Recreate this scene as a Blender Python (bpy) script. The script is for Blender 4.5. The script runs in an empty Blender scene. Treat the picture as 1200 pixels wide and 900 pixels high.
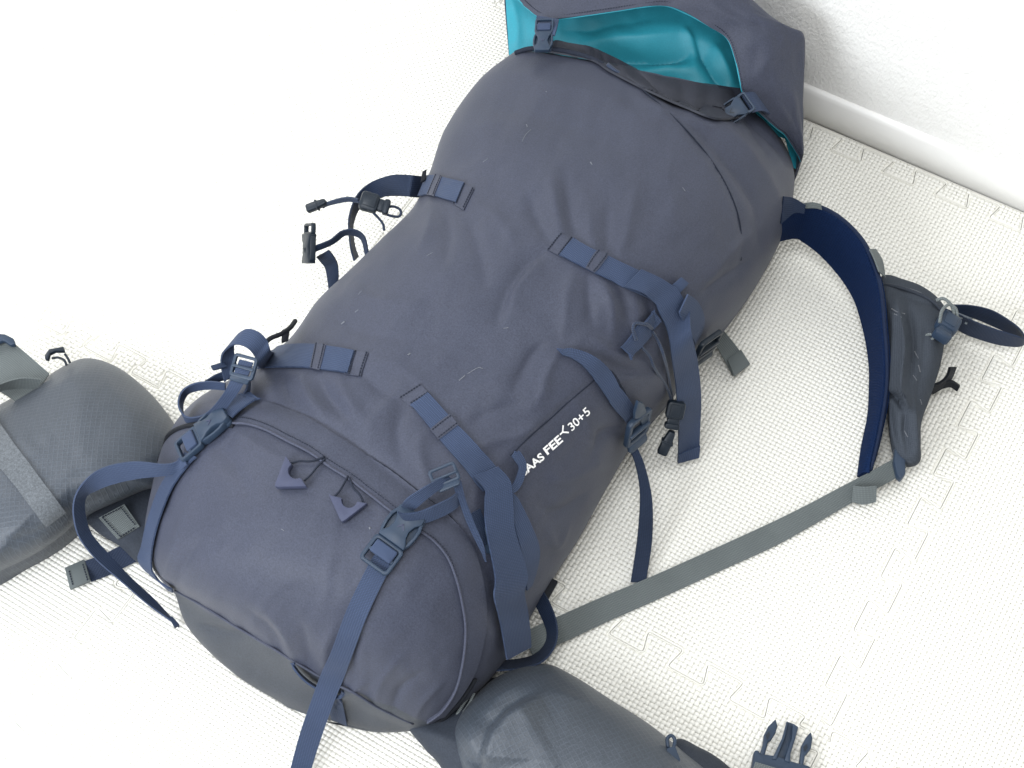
import bpy, bmesh, math, random
import numpy as np
from mathutils import Vector, Matrix
from mathutils.bvhtree import BVHTree

random.seed(7); np.random.seed(7)
sc = bpy.context.scene
COL = sc.collection

# ------------------------------------------------------------------ camera
FPX = 1800.0                                   # focal length in pixels of the 1200 x 900 frame
CAM = Vector((0.6005, -0.4692, 1.3038))
ROT = Matrix(((0.85933549, -0.43527349, 0.26847626),
              (0.5111385, 0.74818175, -0.42303843),
              (-0.01673162, 0.50076049, 0.86542417)))
cd = bpy.data.cameras.new('camera'); cam = bpy.data.objects.new('camera', cd); COL.objects.link(cam)
cam.matrix_world = Matrix.Translation(CAM) @ ROT.to_4x4()
cd.sensor_width = 36.0; cd.lens = FPX / 1200 * 36; cd.clip_start = 0.05; cd.clip_end = 60
sc.camera = cam

# ------------------------------------------------------------------ light: bright white room, soft window light from the left
w = bpy.data.worlds.new('World'); sc.world = w; w.use_nodes = True
bg = w.node_tree.nodes['Background']; bg.inputs[0].default_value = (1.0, 0.985, 0.955, 1); bg.inputs[1].default_value = 0.68

def area(name, loc, target, size, power, color):
    l = bpy.data.lights.new(name, 'AREA'); l.shape = 'RECTANGLE'; l.size = size[0]; l.size_y = size[1]
    l.energy = power; l.color = color
    o = bpy.data.objects.new(name, l); COL.objects.link(o); o.location = loc
    o.rotation_euler = (Vector(target) - Vector(loc)).to_track_quat('-Z', 'Y').to_euler()
    return o
area('window_light', (-1.85, 0.30, 1.75), (0.2, 0.1, 0.05), (1.5, 1.3), 36, (0.97, 0.985, 1.0))
area('near_window_light', (-0.25, -1.35, 1.05), (0.22, -0.05, 0.05), (1.3, 0.8), 38, (0.90, 0.945, 1.0))
area('ceiling_light', (0.42, -0.50, 2.2), (0.34, -0.1, 0.0), (0.8, 0.8), 24, (0.94, 0.97, 1.0))

vs = sc.view_settings
vs.view_transform = 'Standard'; vs.look = 'None'; vs.exposure = 0.0; vs.gamma = 1.0; vs.use_curve_mapping = False
sc.cycles.use_denoising = True

# ------------------------------------------------------------------ helpers
def ray(px, py):
    return ROT @ Vector(((px - 600) / FPX, -(py - 450) / FPX, -1.0))
def P(px, py, z=0.0):
    d = ray(px, py)
    return CAM + d * ((z - CAM.z) / d.z)

def cr(pts, n, closed=False):
    """Catmull-Rom through rows of numbers, n samples"""
    a = np.array(pts, float); m = len(a)
    if closed:
        a = np.vstack([a[-1], a, a[0], a[1]]); segs = m
    else:
        a = np.vstack([2 * a[0] - a[1], a, 2 * a[-1] - a[-2]]); segs = m - 1
    t = np.linspace(0, segs, n, endpoint=not closed)
    i = np.minimum(t.astype(int), segs - 1); f = (t - i)[:, None]
    p0, p1, p2, p3 = a[i], a[i + 1], a[i + 2], a[i + 3]
    return 0.5 * (2 * p1 + (p2 - p0) * f + (2 * p0 - 5 * p1 + 4 * p2 - p3) * f ** 2 + (3 * p1 - p0 - 3 * p2 + p3) * f ** 3)

def noise2(x, y, seed=0, octaves=3):
    """smooth value noise on numpy arrays"""
    out = np.zeros_like(x, dtype=float); amp = 1.0
    rs = np.random.RandomState(seed)
    for o in range(octaves):
        tab = rs.rand(64, 64) * 2 - 1
        xi = np.floor(x).astype(int); yi = np.floor(y).astype(int)
        fx = x - xi; fy = y - yi
        fx = fx * fx * (3 - 2 * fx); fy = fy * fy * (3 - 2 * fy)
        g = lambda a, b: tab[a % 64, b % 64]
        v = (g(xi, yi) * (1 - fx) + g(xi + 1, yi) * fx) * (1 - fy) + (g(xi, yi + 1) * (1 - fx) + g(xi + 1, yi + 1) * fx) * fy
        out += v * amp; amp *= 0.5; x = x * 2.03 + 7.1; y = y * 2.03 + 3.7
    return out

ROOT_LOC = Vector((0.22, 0.10, 0.0))
def mesh_obj(name, verts, faces, mat, parent=None, uvs=None, smooth=True, world=True):
    me = bpy.data.meshes.new(name)
    off = ROOT_LOC if (parent is not None and world) else Vector((0, 0, 0))
    me.from_pydata([tuple(Vector(v) - off) for v in verts], [], faces)
    if smooth:
        me.polygons.foreach_set('use_smooth', [True] * len(me.polygons))
    if uvs is not None:
        ul = me.uv_layers.new(name='uv')
        li = np.zeros(len(me.loops), dtype=np.int32); me.loops.foreach_get('vertex_index', li)
        ul.data.foreach_set('uv', np.array(uvs, dtype=np.float32)[li].ravel())
    me.materials.append(mat); me.update()
    o = bpy.data.objects.new(name, me); COL.objects.link(o)
    if parent is not None: o.parent = parent
    return o

def bm_obj(name, bm, mat, parent=None, smooth_angle=math.radians(40)):
    bmesh.ops.recalc_face_normals(bm, faces=bm.faces)
    me = bpy.data.meshes.new(name)
    off = ROOT_LOC if parent is not None else Vector((0, 0, 0))
    bmesh.ops.translate(bm, verts=bm.verts, vec=-off)
    bm.to_mesh(me); bm.free()
    me.materials.append(mat)
    me.polygons.foreach_set('use_smooth', [True] * len(me.polygons))
    me.set_sharp_from_angle(angle=smooth_angle)
    o = bpy.data.objects.new(name, me); COL.objects.link(o)
    if parent is not None: o.parent = parent
    return o

# ------------------------------------------------------------------ materials
def nd(nt, t, **kw):
    n = nt.nodes.new(t)
    for k, v in kw.items():
        if k.startswith('i_'):
            key = k[2:]; key = int(key) if key.isdigit() else key.replace('_', ' ')
            n.inputs[key].default_value = v
        else: setattr(n, k, v)
    return n
def new_mat(name):
    m = bpy.data.materials.new(name); m.use_nodes = True
    nt = m.node_tree; b = nt.nodes['Principled BSDF']
    return m, nt, b
def mth(nt, op, a, b=None, c=None):
    n = nt.nodes.new('ShaderNodeMath'); n.operation = op
    for k, v in enumerate((a, b, c)):
        if v is None: continue
        if isinstance(v, (int, float)): n.inputs[k].default_value = v
        else: nt.links.new(v, n.inputs[k])
    return n.outputs[0]

def fabric(name, rgb, rough=0.62, var=0.16, scale=9.0, grain=760.0, bump=0.12, sheen=0.25, spec=0.35, gc=1.35, rip=None, rip_col=1.35):
    """woven nylon: mottled colour, fine grain, faint sheen; rip = ripstop grid pitch in metres"""
    m, nt, b = new_mat(name); L = nt.links.new
    tc = nd(nt, 'ShaderNodeTexCoord')
    n1 = nd(nt, 'ShaderNodeTexNoise', i_Scale=scale, i_Detail=5.0, i_Roughness=0.6); L(tc.outputs['Object'], n1.inputs['Vector'])
    n2 = nd(nt, 'ShaderNodeTexNoise', i_Scale=grain, i_Detail=3.0, i_Roughness=.7); L(tc.outputs['Object'], n2.inputs['Vector'])
    k = mth(nt, 'MULTIPLY_ADD', n1.outputs['Fac'], var * 2, 1 - var)
    k2 = mth(nt, 'MULTIPLY_ADD', n2.outputs['Fac'], gc, 1 - gc / 2)
    kk = mth(nt, 'MULTIPLY', k, k2)
    hgt = n2.outputs['Fac']
    if rip:
        sp = nd(nt, 'ShaderNodeSeparateXYZ'); L(tc.outputs['UV'], sp.inputs[0])
        def line(o, pitch, wd):
            f = mth(nt, 'PINGPONG', o, pitch / 2)
            return mth(nt, 'SUBTRACT', 1.0, mth(nt, 'MINIMUM', mth(nt, 'DIVIDE', f, wd), 1.0))
        g = mth(nt, 'MAXIMUM', line(sp.outputs[0], rip, rip * .16), line(sp.outputs[1], rip, rip * .16))
        kk = mth(nt, 'MULTIPLY', kk, mth(nt, 'MULTIPLY_ADD', g, rip_col - 1, 1.0))
        hgt = mth(nt, 'ADD', mth(nt, 'MULTIPLY', hgt, .4), g)
    mx = nd(nt, 'ShaderNodeVectorMath', operation='SCALE'); mx.inputs[0].default_value = rgb; L(kk, mx.inputs['Scale'])
    L(mx.outputs[0], b.inputs['Base Color'])
    b.inputs['Roughness'].default_value = rough; b.inputs['Specular IOR Level'].default_value = spec
    b.inputs['Sheen Weight'].default_value = sheen; b.inputs['Sheen Roughness'].default_value = 0.5
    bp = nd(nt, 'ShaderNodeBump', i_Strength=bump, i_Distance=0.0004); L(hgt, bp.inputs['Height']); L(bp.outputs[0], b.inputs['Normal'])
    return m

def webbing(name, rgb, pitch=0.0013, rough=0.6, bump=0.9, sheen=0.15):
    """woven strap: ribs across and along the tape, from the strap's own UV in metres (u along, v across)"""
    m, nt, b = new_mat(name); L = nt.links.new
    tc = nd(nt, 'ShaderNodeTexCoord'); sp = nd(nt, 'ShaderNodeSeparateXYZ'); L(tc.outputs['UV'], sp.inputs[0])
    ru = mth(nt, 'SINE', mth(nt, 'MULTIPLY', sp.outputs[0], 2 * math.pi / pitch))
    rv = mth(nt, 'SINE', mth(nt, 'MULTIPLY', sp.outputs[1], 2 * math.pi / (pitch * 1.5)))
    h = mth(nt, 'MULTIPLY', mth(nt, 'MULTIPLY_ADD', ru, .5, .5), mth(nt, 'MULTIPLY_ADD', rv, .35, .65))
    n1 = nd(nt, 'ShaderNodeTexNoise', i_Scale=30.0, i_Detail=4.0); L(tc.outputs['Object'], n1.inputs['Vector'])
    k = mth(nt, 'MULTIPLY', mth(nt, 'MULTIPLY_ADD', n1.outputs['Fac'], .36, .82), mth(nt, 'MULTIPLY_ADD', h, .70, .62))
    mx = nd(nt, 'ShaderNodeVectorMath', operation='SCALE'); mx.inputs[0].default_value = rgb; L(k, mx.inputs['Scale'])
    L(mx.outputs[0], b.inputs['Base Color'])
    b.inputs['Roughness'].default_value = rough; b.inputs['Sheen Weight'].default_value = sheen
    b.inputs['Specular IOR Level'].default_value = 0.2
    bp = nd(nt, 'ShaderNodeBump', i_Strength=bump, i_Distance=0.0003); L(h, bp.inputs['Height']); L(bp.outputs[0], b.inputs['Normal'])
    return m

def plastic(name, rgb, rough=0.38):
    m, nt, b = new_mat(name); L = nt.links.new
    tc = nd(nt, 'ShaderNodeTexCoord'); n1 = nd(nt, 'ShaderNodeTexNoise', i_Scale=120.0, i_Detail=4.0); L(tc.outputs['Object'], n1.inputs['Vector'])
    mx = nd(nt, 'ShaderNodeVectorMath', operation='SCALE'); mx.inputs[0].default_value = rgb
    L(mth(nt, 'MULTIPLY_ADD', n1.outputs['Fac'], .4, .8), mx.inputs['Scale']); L(mx.outputs[0], b.inputs['Base Color'])
    L(mth(nt, 'MULTIPLY_ADD', n1.outputs['Fac'], .3, rough - .12), b.inputs['Roughness']); b.inputs['Specular IOR Level'].default_value = .3
    n2 = nd(nt, 'ShaderNodeTexNoise', i_Scale=1500.0); L(tc.outputs['Object'], n2.inputs['Vector'])
    bp = nd(nt, 'ShaderNodeBump', i_Strength=.12, i_Distance=.0003); L(n2.outputs['Fac'], bp.inputs['Height']); L(bp.outputs[0], b.inputs['Normal'])
    return m

def mesh_fabric(name, rgb, pitch=0.0028, contrast=.5):
    m, nt, b = new_mat(name); L = nt.links.new
    tc = nd(nt, 'ShaderNodeTexCoord')
    v = nd(nt, 'ShaderNodeTexVoronoi', i_Scale=1 / pitch, i_Randomness=0.25); L(tc.outputs['UV'], v.inputs['Vector'])
    d = mth(nt, 'MINIMUM', mth(nt, 'MULTIPLY', v.outputs['Distance'], 1.9), 1.0)
    mx = nd(nt, 'ShaderNodeVectorMath', operation='SCALE'); mx.inputs[0].default_value = rgb
    L(mth(nt, 'MULTIPLY_ADD', d, contrast, 1 - contrast * .5), mx.inputs['Scale']); L(mx.outputs[0], b.inputs['Base Color'])
    b.inputs['Roughness'].default_value = .8; b.inputs['Sheen Weight'].default_value = .0; b.inputs['Specular IOR Level'].default_value = .05
    bp = nd(nt, 'ShaderNodeBump', i_Strength=.5, i_Distance=.0006); L(d, bp.inputs['Height']); L(bp.outputs[0], b.inputs['Normal'])
    return m

M = {}
M['body'] = fabric('slate_nylon', (0.0350, 0.0405, 0.0640), rough=.55, sheen=.04, spec=.30, var=.20, bump=.5)
M['flap'] = fabric('slate_nylon_flap', (0.0340, 0.0395, 0.0625), rough=.58, sheen=.04, spec=.28, var=.18, bump=.5)
M['base'] = fabric('charcoal_nylon', (0.0320, 0.0380, 0.0500), rough=.55, sheen=.03, spec=.35, grain=600, bump=.35)
M['pipe'] = fabric('slate_piping', (0.0500, 0.0560, 0.0850), rough=.6, sheen=.05, spec=.2)
M['teal'] = fabric('teal_lining', (0.022, 0.240, 0.315), gc=.4, rough=.48, var=.05, sheen=.0, spec=.3)
M['rip'] = fabric('grey_ripstop', (0.0390, 0.0480, 0.0620), rough=.48, rip=.0044, rip_col=1.25, bump=.3, sheen=.03, spec=.42)
M['greymesh'] = fabric('charcoal_panel', (0.0270, 0.0330, 0.0450), rough=.68, sheen=.02, spec=.2)
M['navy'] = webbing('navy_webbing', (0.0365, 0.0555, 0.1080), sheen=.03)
M['navyd'] = webbing('dark_shaded_navy_webbing', (0.0150, 0.0260, 0.0560), sheen=.02)  # dark tapes, and navy straps whose shade is put into the colour
M['grey'] = webbing('grey_webbing', (0.1220, 0.1400, 0.1430), sheen=.04)
M['blackweb'] = webbing('black_webbing', (0.0070, 0.0090, 0.0140), sheen=.02)
M['plas'] = plastic('navy_plastic', (0.0220, 0.0370, 0.0640))
M['plasd'] = plastic('dark_plastic', (0.0100, 0.0160, 0.0250))
M['pull'] = plastic('blue_grey_plastic', (0.0400, 0.0470, 0.0860), .5)
M['cord'] = webbing('navy_cord', (0.0240, 0.0370, 0.0700), pitch=.0016)
M['greycord'] = webbing('grey_cord', (0.1540, 0.1750, 0.1785), pitch=.0016)
M['pad'] = mesh_fabric('navy_spacer_mesh', (0.0055, 0.0140, 0.0450))
M['pocketmesh'] = mesh_fabric('grey_stretch_mesh', (0.0420, 0.0490, 0.0610), pitch=.0016, contrast=.45)
M['thread'] = fabric('dark_thread', (0.0190, 0.0230, 0.0350), rough=.8, sheen=.0, spec=.1)
M['print'] = fabric('white_print', (0.80, 0.80, 0.80), rough=.5, var=.05, sheen=0)
M['gprint'] = fabric('grey_print', (0.1750, 0.2030, 0.2310), rough=.5, var=.05, sheen=0)
M['velcro'] = fabric('hook_tape', (0.0900, 0.1000, 0.1120), rough=.9, grain=700, scale=420, var=.55, bump=1.0, sheen=.1)
M['collar'] = fabric('shaded_collar_nylon', (0.0170, 0.0200, 0.0310), rough=.55, sheen=.03, spec=.3, var=.15)  # body cloth with the shade of the gathered recess put into its colour
M['binding'] = fabric('navy_binding', (0.0075, 0.0150, 0.0400), rough=.7, sheen=.03, spec=.15)
# ------------------------------------------------------------------ setting: foam puzzle floor, wall with skirting
def floor_mat():
    m, nt, b = new_mat('white_foam'); L = nt.links.new
    tc = nd(nt, 'ShaderNodeTexCoord'); geo = nd(nt, 'ShaderNodeNewGeometry')
    n1 = nd(nt, 'ShaderNodeTexNoise', i_Scale=5.0, i_Detail=4.0); L(geo.outputs['Position'], n1.inputs['Vector'])
    n2 = nd(nt, 'ShaderNodeTexNoise', i_Scale=700.0, i_Detail=2.0); L(geo.outputs['Position'], n2.inputs['Vector'])
    k = mth(nt, 'MULTIPLY_ADD', n1.outputs['Fac'], .06, .94)
    mx = nd(nt, 'ShaderNodeVectorMath', operation='SCALE'); mx.inputs[0].default_value = (0.83, 0.818, 0.765); L(k, mx.inputs['Scale'])
    L(mx.outputs[0], b.inputs['Base Color'])
    b.inputs['Roughness'].default_value = .55; b.inputs['Specular IOR Level'].default_value = .35
    bp = nd(nt, 'ShaderNodeBump', i_Strength=.25, i_Distance=.0005); L(n2.outputs['Fac'], bp.inputs['Height']); L(bp.outputs[0], b.inputs['Normal'])
    return m
def wall_mat():
    m, nt, b = new_mat('white_wallpaper'); L = nt.links.new
    tc = nd(nt, 'ShaderNodeTexCoord')
    mp = nd(nt, 'ShaderNodeMapping'); mp.inputs['Scale'].default_value = (1, 1, .55); L(tc.outputs['Object'], mp.inputs[0])
    n1 = nd(nt, 'ShaderNodeTexNoise', i_Scale=330.0, i_Detail=4.0, i_Roughness=.65); L(mp.outputs[0], n1.inputs['Vector'])
    n2 = nd(nt, 'ShaderNodeTexNoise', i_Scale=90.0, i_Detail=3.0); L(tc.outputs['Object'], n2.inputs['Vector'])
    b.inputs['Base Color'].default_value = (.84, .835, .81, 1); b.inputs['Roughness'].default_value = .7
    h = mth(nt, 'ADD', n1.outputs['Fac'], mth(nt, 'MULTIPLY', n2.outputs['Fac'], .6))
    bp = nd(nt, 'ShaderNodeBump', i_Strength=.8, i_Distance=.0022); L(h, bp.inputs['Height']); L(bp.outputs[0], b.inputs['Normal'])
    return m
def paint_mat():
    m, nt, b = new_mat('white_vinyl_skirting'); L = nt.links.new
    tc = nd(nt, 'ShaderNodeTexCoord')
    n1 = nd(nt, 'ShaderNodeTexNoise', i_Scale=25.0, i_Detail=4.0); L(tc.outputs['Object'], n1.inputs['Vector'])
    mx = nd(nt, 'ShaderNodeVectorMath', operation='SCALE'); mx.inputs[0].default_value = (.84, .835, .815)
    L(mth(nt, 'MULTIPLY_ADD', n1.outputs['Fac'], .06, .95), mx.inputs['Scale']); L(mx.outputs[0], b.inputs['Base Color'])
    b.inputs['Roughness'].default_value = .4
    return m
FOAM = floor_mat(); WALL = wall_mat(); PAINT = paint_mat()
TOP = -0.0021
CELL = .6 / 142
def inside(poly, x, y):
    p = np.array(poly); q = np.roll(p, -1, 0); r = np.zeros(len(x), bool)
    for (x0, y0), (x1, y1) in zip(p, q):
        if y0 == y1: continue
        m = ((y0 > y) != (y1 > y)) & (x < (x1 - x0) * (y - y0) / (y1 - y0) + x0)
        r ^= m
    return r
def pellets(poly, x0, x1, y0, y1):
    """the mat's embossed weave: short rounded bars, every second one turned"""
    i, j = np.meshgrid(np.arange(round(x0 / CELL), round(x1 / CELL)), np.arange(round(y0 / CELL), round(y1 / CELL)), indexing='ij')
    i = i.ravel(); j = j.ravel(); cx_ = (i + .5) * CELL; cy_ = (j + .5) * CELL
    pin = offset_poly(poly, .0022)
    k = inside(pin, cx_, cy_); i, j, cx_, cy_ = i[k], j[k], cx_[k], cy_[k]
    par = ((i + j) % 2).astype(bool); c = CELL; n = len(i)
    # each bar dips into a groove along one long side; the grooves of neighbouring bars join into a zigzag
    rings = [(-.0022, .500, .500, .500), (-.0005, .500, .360, .498), (0.0, .470, .230, .480)]
    V_ = np.zeros((n, 12, 3)); q = 0
    jit = np.random.RandomState(3).uniform(-.00004, .00002, n)
    for z, le, wg, wo in rings:
        for sl, sw in ((-1, -1), (1, -1), (1, 1), (-1, 1)):
            l = sl * le * c; w_ = (wg if sw > 0 else -wo) * c
            V_[:, q, 0] = cx_ + np.where(par, w_, l); V_[:, q, 1] = cy_ + np.where(par, -l, w_)
            V_[:, q, 2] = z + (jit if z > -.002 else 0); q += 1
    base = np.array([(0, 1, 5, 4), (1, 2, 6, 5), (2, 3, 7, 6), (3, 0, 4, 7), (4, 5, 9, 8), (5, 6, 10, 9), (6, 7, 11, 10), (7, 4, 8, 11), (8, 9, 10, 11)])
    F_ = (np.arange(n)[:, None, None] * 12 + base[None]).reshape(-1, 4)
    return V_.reshape(-1, 3), F_
def edge_profile(n=10, T=.06, a=.010):
    pts = [(0, 0), (.015, 0)]
    for k in range(n):
        t = k * T
        pts += [(t + .0125, a), (t + .0475, a)]
        if k < n - 1: pts += [(t + .0425, -a), (t + .0775, -a)]
    pts += [(n * T - .015, 0), (n * T, 0)]
    # round the corners
    out = [pts[0], pts[1]]
    for k in range(2, len(pts) - 1):
        p0, p1, p2 = (np.array(pts[k + q]) for q in (-1, 0, 1))
        r = .0035
        u = (p0 - p1); v = (p2 - p1)
        u = u / np.linalg.norm(u) * min(r, np.linalg.norm(u) * .45); v = v / np.linalg.norm(v) * min(r, np.linalg.norm(v) * .45)
        for s in (0, .33, .67, 1):
            q = (1 - s) ** 2 * (p1 + u) + 2 * s * (1 - s) * p1 + s * s * (p1 + v)
            out.append(tuple(q))
    out.append(pts[-1])
    return out
PROF = edge_profile()
def offset_poly(poly, d):
    a = np.array(poly); p = np.roll(a, 1, 0); q = np.roll(a, -1, 0)
    e1 = a - p; e2 = q - a
    e1 /= np.linalg.norm(e1, axis=1)[:, None]; e2 /= np.linalg.norm(e2, axis=1)[:, None]
    n = np.stack([-(e1[:, 1] + e2[:, 1]), e1[:, 0] + e2[:, 0]], 1); n /= np.linalg.norm(n, axis=1)[:, None]
    return a + n * d
def slab(name, poly, mat, parent, gap=.00025):
    n = len(poly); v = []; f = []
    for d_, z_ in ((gap, -.012), (gap, -.0009), (gap + .0005, -.0001), (.0014, -.0001), (.0018, TOP)):
        v += [(x, y, z_) for x, y in offset_poly(poly, d_)]
    for r_ in range(4):
        f += [(r_ * n + i, r_ * n + (i + 1) % n, (r_ + 1) * n + (i + 1) % n, (r_ + 1) * n + i) for i in range(n)]
    f.append(tuple(range(4 * n, 5 * n)))
    P2 = np.array(poly); pv, pf = pellets(poly, P2[:, 0].min(), P2[:, 0].max(), P2[:, 1].min(), P2[:, 1].max())
    n0 = len(v); nv = n0 + len(pv)
    me = bpy.data.meshes.new(name); me.vertices.add(nv)
    me.vertices.foreach_set('co', np.vstack([np.array(v), pv]).astype(np.float32).ravel())
    loops = [k for q in f for k in q]; sizes = [len(q) for q in f]
    allv = np.concatenate([np.array(loops), (pf + n0).ravel()]).astype(np.int32)
    sz = np.concatenate([np.array(sizes), np.full(len(pf), 4)]); st = np.concatenate([[0], np.cumsum(sz)[:-1]]).astype(np.int32)
    me.loops.add(len(allv)); me.loops.foreach_set('vertex_index', allv)
    me.polygons.add(len(sz)); me.polygons.foreach_set('loop_start', st)
    me.polygons.foreach_set('use_smooth', np.concatenate([np.zeros(len(f), bool), np.ones(len(pf), bool)]))
    me.update(calc_edges=True); me.validate()
    me.materials.append(mat)
    o = bpy.data.objects.new(name, me); COL.objects.link(o)
    return o
bot = [(x, y) for x, y in PROF]
right = [(.6 + x, y) for y, x in PROF]
topl = [(x, .6 + y) for x, y in PROF][::-1]
left = [(x, y) for y, x in PROF][::-1]
tile_poly = bot[:-1] + [(.6, 0.)] + right[1:] + topl[1:] + left[1:-1]
floor = mesh_obj('floor', [(-3, -3, -.0125), (4, -3, -.0125), (4, .63, -.0125), (-3, .63, -.0125)], [(0, 1, 2, 3)], PAINT, smooth=False)
floor['kind'] = 'structure'
tile = slab('foam_tile', tile_poly, FOAM, floor); tile.parent = floor
first = True
for i in range(-2, 3):
    for j in range(-2, 1):
        o = tile if first else tile.copy()
        if not first: COL.objects.link(o)
        first = False
        o.location = (i * .6, j * .6, 0); o.parent = floor
def strip(x0, x1):
    xs = []
    for i in range(-3, 4):
        xs += [(i * .6 + x, .6 + y) for x, y in PROF[:-1]]
    body = [q for q in xs if x0 + .004 < q[0] < x1 - .004]
    poly = [(x0 + .004, .590)] + body + [(x1 - .004, .590), (x1, .600), (x1, .6141), (x0, .6141), (x0, .600)]
    o = slab('foam_edge_strip', poly, FOAM, floor, .0004); o.parent = floor
for a, b in ((-.9, -.3), (-.3, .3), (.3, .9), (.9, 1.5)): strip(a, b)

bmw = bmesh.new()
bmesh.ops.create_cube(bmw, size=1, matrix=Matrix.Translation((.6, .671, 1.19)) @ Matrix.Diagonal((4.4, .1, 2.404, 1)))
wall = bm_obj('wall', bmw, WALL); wall['kind'] = 'structure'
# skirting: a moulded profile swept along the wall
prof = [(.6212, -.012), (.6145, -.012), (.6142, .028), (.6146, .038), (.6158, .0425), (.6180, .0445), (.6212, .0450)]
v = []; f = []
for x in np.linspace(-1.6, 2.8, 12): v += [(x, a, b) for a, b in prof]
n = len(prof)
for s in range(11):
    for k in range(n - 1): f.append((s * n + k, (s + 1) * n + k, (s + 1) * n + k + 1, s * n + k + 1))
sk = mesh_obj('skirting_board', v, f, PAINT, None); sk.parent = wall
# ------------------------------------------------------------------ the backpack
pack = bpy.data.objects.new('backpack', None); COL.objects.link(pack)
pack.location = ROOT_LOC; pack.empty_display_size = .1
pack['label'] = 'slate grey hiking backpack lying on its back on white foam mats, teal lid lining showing'
pack['category'] = 'backpack'

# stations from the mouth to the base: left edge (px), right edge (px), edge heights, crown height, bow of the row
ST = [
 # Lx   Ly   Rx   Ry    zL    zR    H    bowx bowy
 (606,  58, 874, 112, .150, .100, .175,   0, -6),
 (562,  93, 914, 160, .138, .060, .192,   0, -8),
 (522, 150, 931, 205, .130, .050, .206,   0, -6),
 (503, 203, 921, 265, .122, .050, .215,   0,  0),
 (484, 243, 893, 322, .120, .050, .219,   0,  0),
 (447, 280, 857, 374, .120, .050, .219,   0,  0),
 (408, 318, 818, 415, .120, .050, .214,   0,  0),
 (372, 352, 788, 465, .120, .045, .208,   0,  0),
 (338, 398, 742, 520, .118, .035, .203,   0,  0),
 (288, 434, 712, 570, .110, .030, .199,   0,  0),
 (228, 470, 680, 628, .095, .030, .196,   0,  0),
 (194, 515, 648, 678, .085, .030, .195,   0,  0),
 (177, 575, 622, 722, .075, .030, .189,   0,  0),
 (169, 630, 597, 766, .068, .030, .172,   0,  0),
 (180, 668, 560, 812, .058, .020, .138,  -2,  4),
 (203, 692, 510, 851, .046, .010, .088,  -3,  8),
 (222, 738, 478, 857, .030, .005, .052,  -2,  4),
 (275, 790, 440, 858, .012, .004, .028,   0,  0),
 (335, 826, 405, 851, .004, .004, .010,   0,  0),
]
SEAM_ST = 15
NI, NJ = 300, 190
t = np.linspace(0, len(ST) - 1, NI)
t[np.argmin(abs(t - SEAM_ST))] = SEAM_ST
ii = np.minimum(t.astype(int), len(ST) - 2)
a = np.array(ST, float); ap = np.vstack([2 * a[0] - a[1], a, 2 * a[-1] - a[-2]])
fr = (t - ii)[:, None]
p0, p1, p2, p3 = ap[ii], ap[ii + 1], ap[ii + 2], ap[ii + 3]
S_ = 0.5 * (2 * p1 + (p2 - p0) * fr + (2 * p0 - 5 * p1 + 4 * p2 - p3) * fr ** 2 + (3 * p1 - p0 - 3 * p2 + p3) * fr ** 3)
# cosine-like spacing so the rounded edges get enough rows
uu = np.sin(np.linspace(-math.pi / 2, math.pi / 2, NJ))
sgrid = (uu + 1) / 2
PX = S_[:, 0:1] + (S_[:, 2:3] - S_[:, 0:1]) * sgrid + S_[:, 7:8] * (1 - uu ** 2)
PY = S_[:, 1:2] + (S_[:, 3:4] - S_[:, 1:2]) * sgrid + S_[:, 8:9] * (1 - uu ** 2)
n_l, n_r = 2.5, 2.3
prof_u = np.where(uu < 0, np.power(np.clip(1 - np.abs(uu) ** n_l, 0, 1), 1 / 2.1), np.power(np.clip(1 - np.abs(uu) ** n_r, 0, 1), 1 / 1.9))
zE = np.where(uu < 0, S_[:, 4:5], S_[:, 5:6]); 
ZZ = zE + (S_[:, 6:7] - zE) * prof_u
def P_np(px, py, z):
    d = np.stack([(px - 600) / FPX, -(py - 450) / FPX, -np.ones_like(px)], -1) @ np.array(ROT).T
    s = (z - CAM.z) / d[..., 2]
    return np.array(CAM) + d * s[..., None]
V = P_np(PX, PY, ZZ)

def crease(px, py, pts, wpx, amp):
    """a soft fold along a polyline in frame pixels, tapering at both ends"""
    out = np.zeros_like(px); pts = np.array(pts, float)
    c = cr(pts, max(8, len(pts) * 4)) if len(pts) > 2 else np.linspace(pts[0], pts[1], 8)
    n = len(c)
    best = np.full(px.shape, 1e9); tt = np.zeros_like(px)
    for k in range(n - 1):
        e = c[k + 1] - c[k]; L2 = (e @ e) + 1e-9
        s = np.clip(((px - c[k][0]) * e[0] + (py - c[k][1]) * e[1]) / L2, 0, 1)
        d = np.hypot(px - c[k][0] - s * e[0], py - c[k][1] - s * e[1])
        m = d < best; best = np.where(m, d, best); tt = np.where(m, (k + s) / (n - 1), tt)
    return amp * np.exp(-np.power(best / wpx + 1e-9, 1.35)) * np.sqrt(np.clip(np.sin(math.pi * np.clip(tt, .02, .98)), 0, 1))

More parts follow.
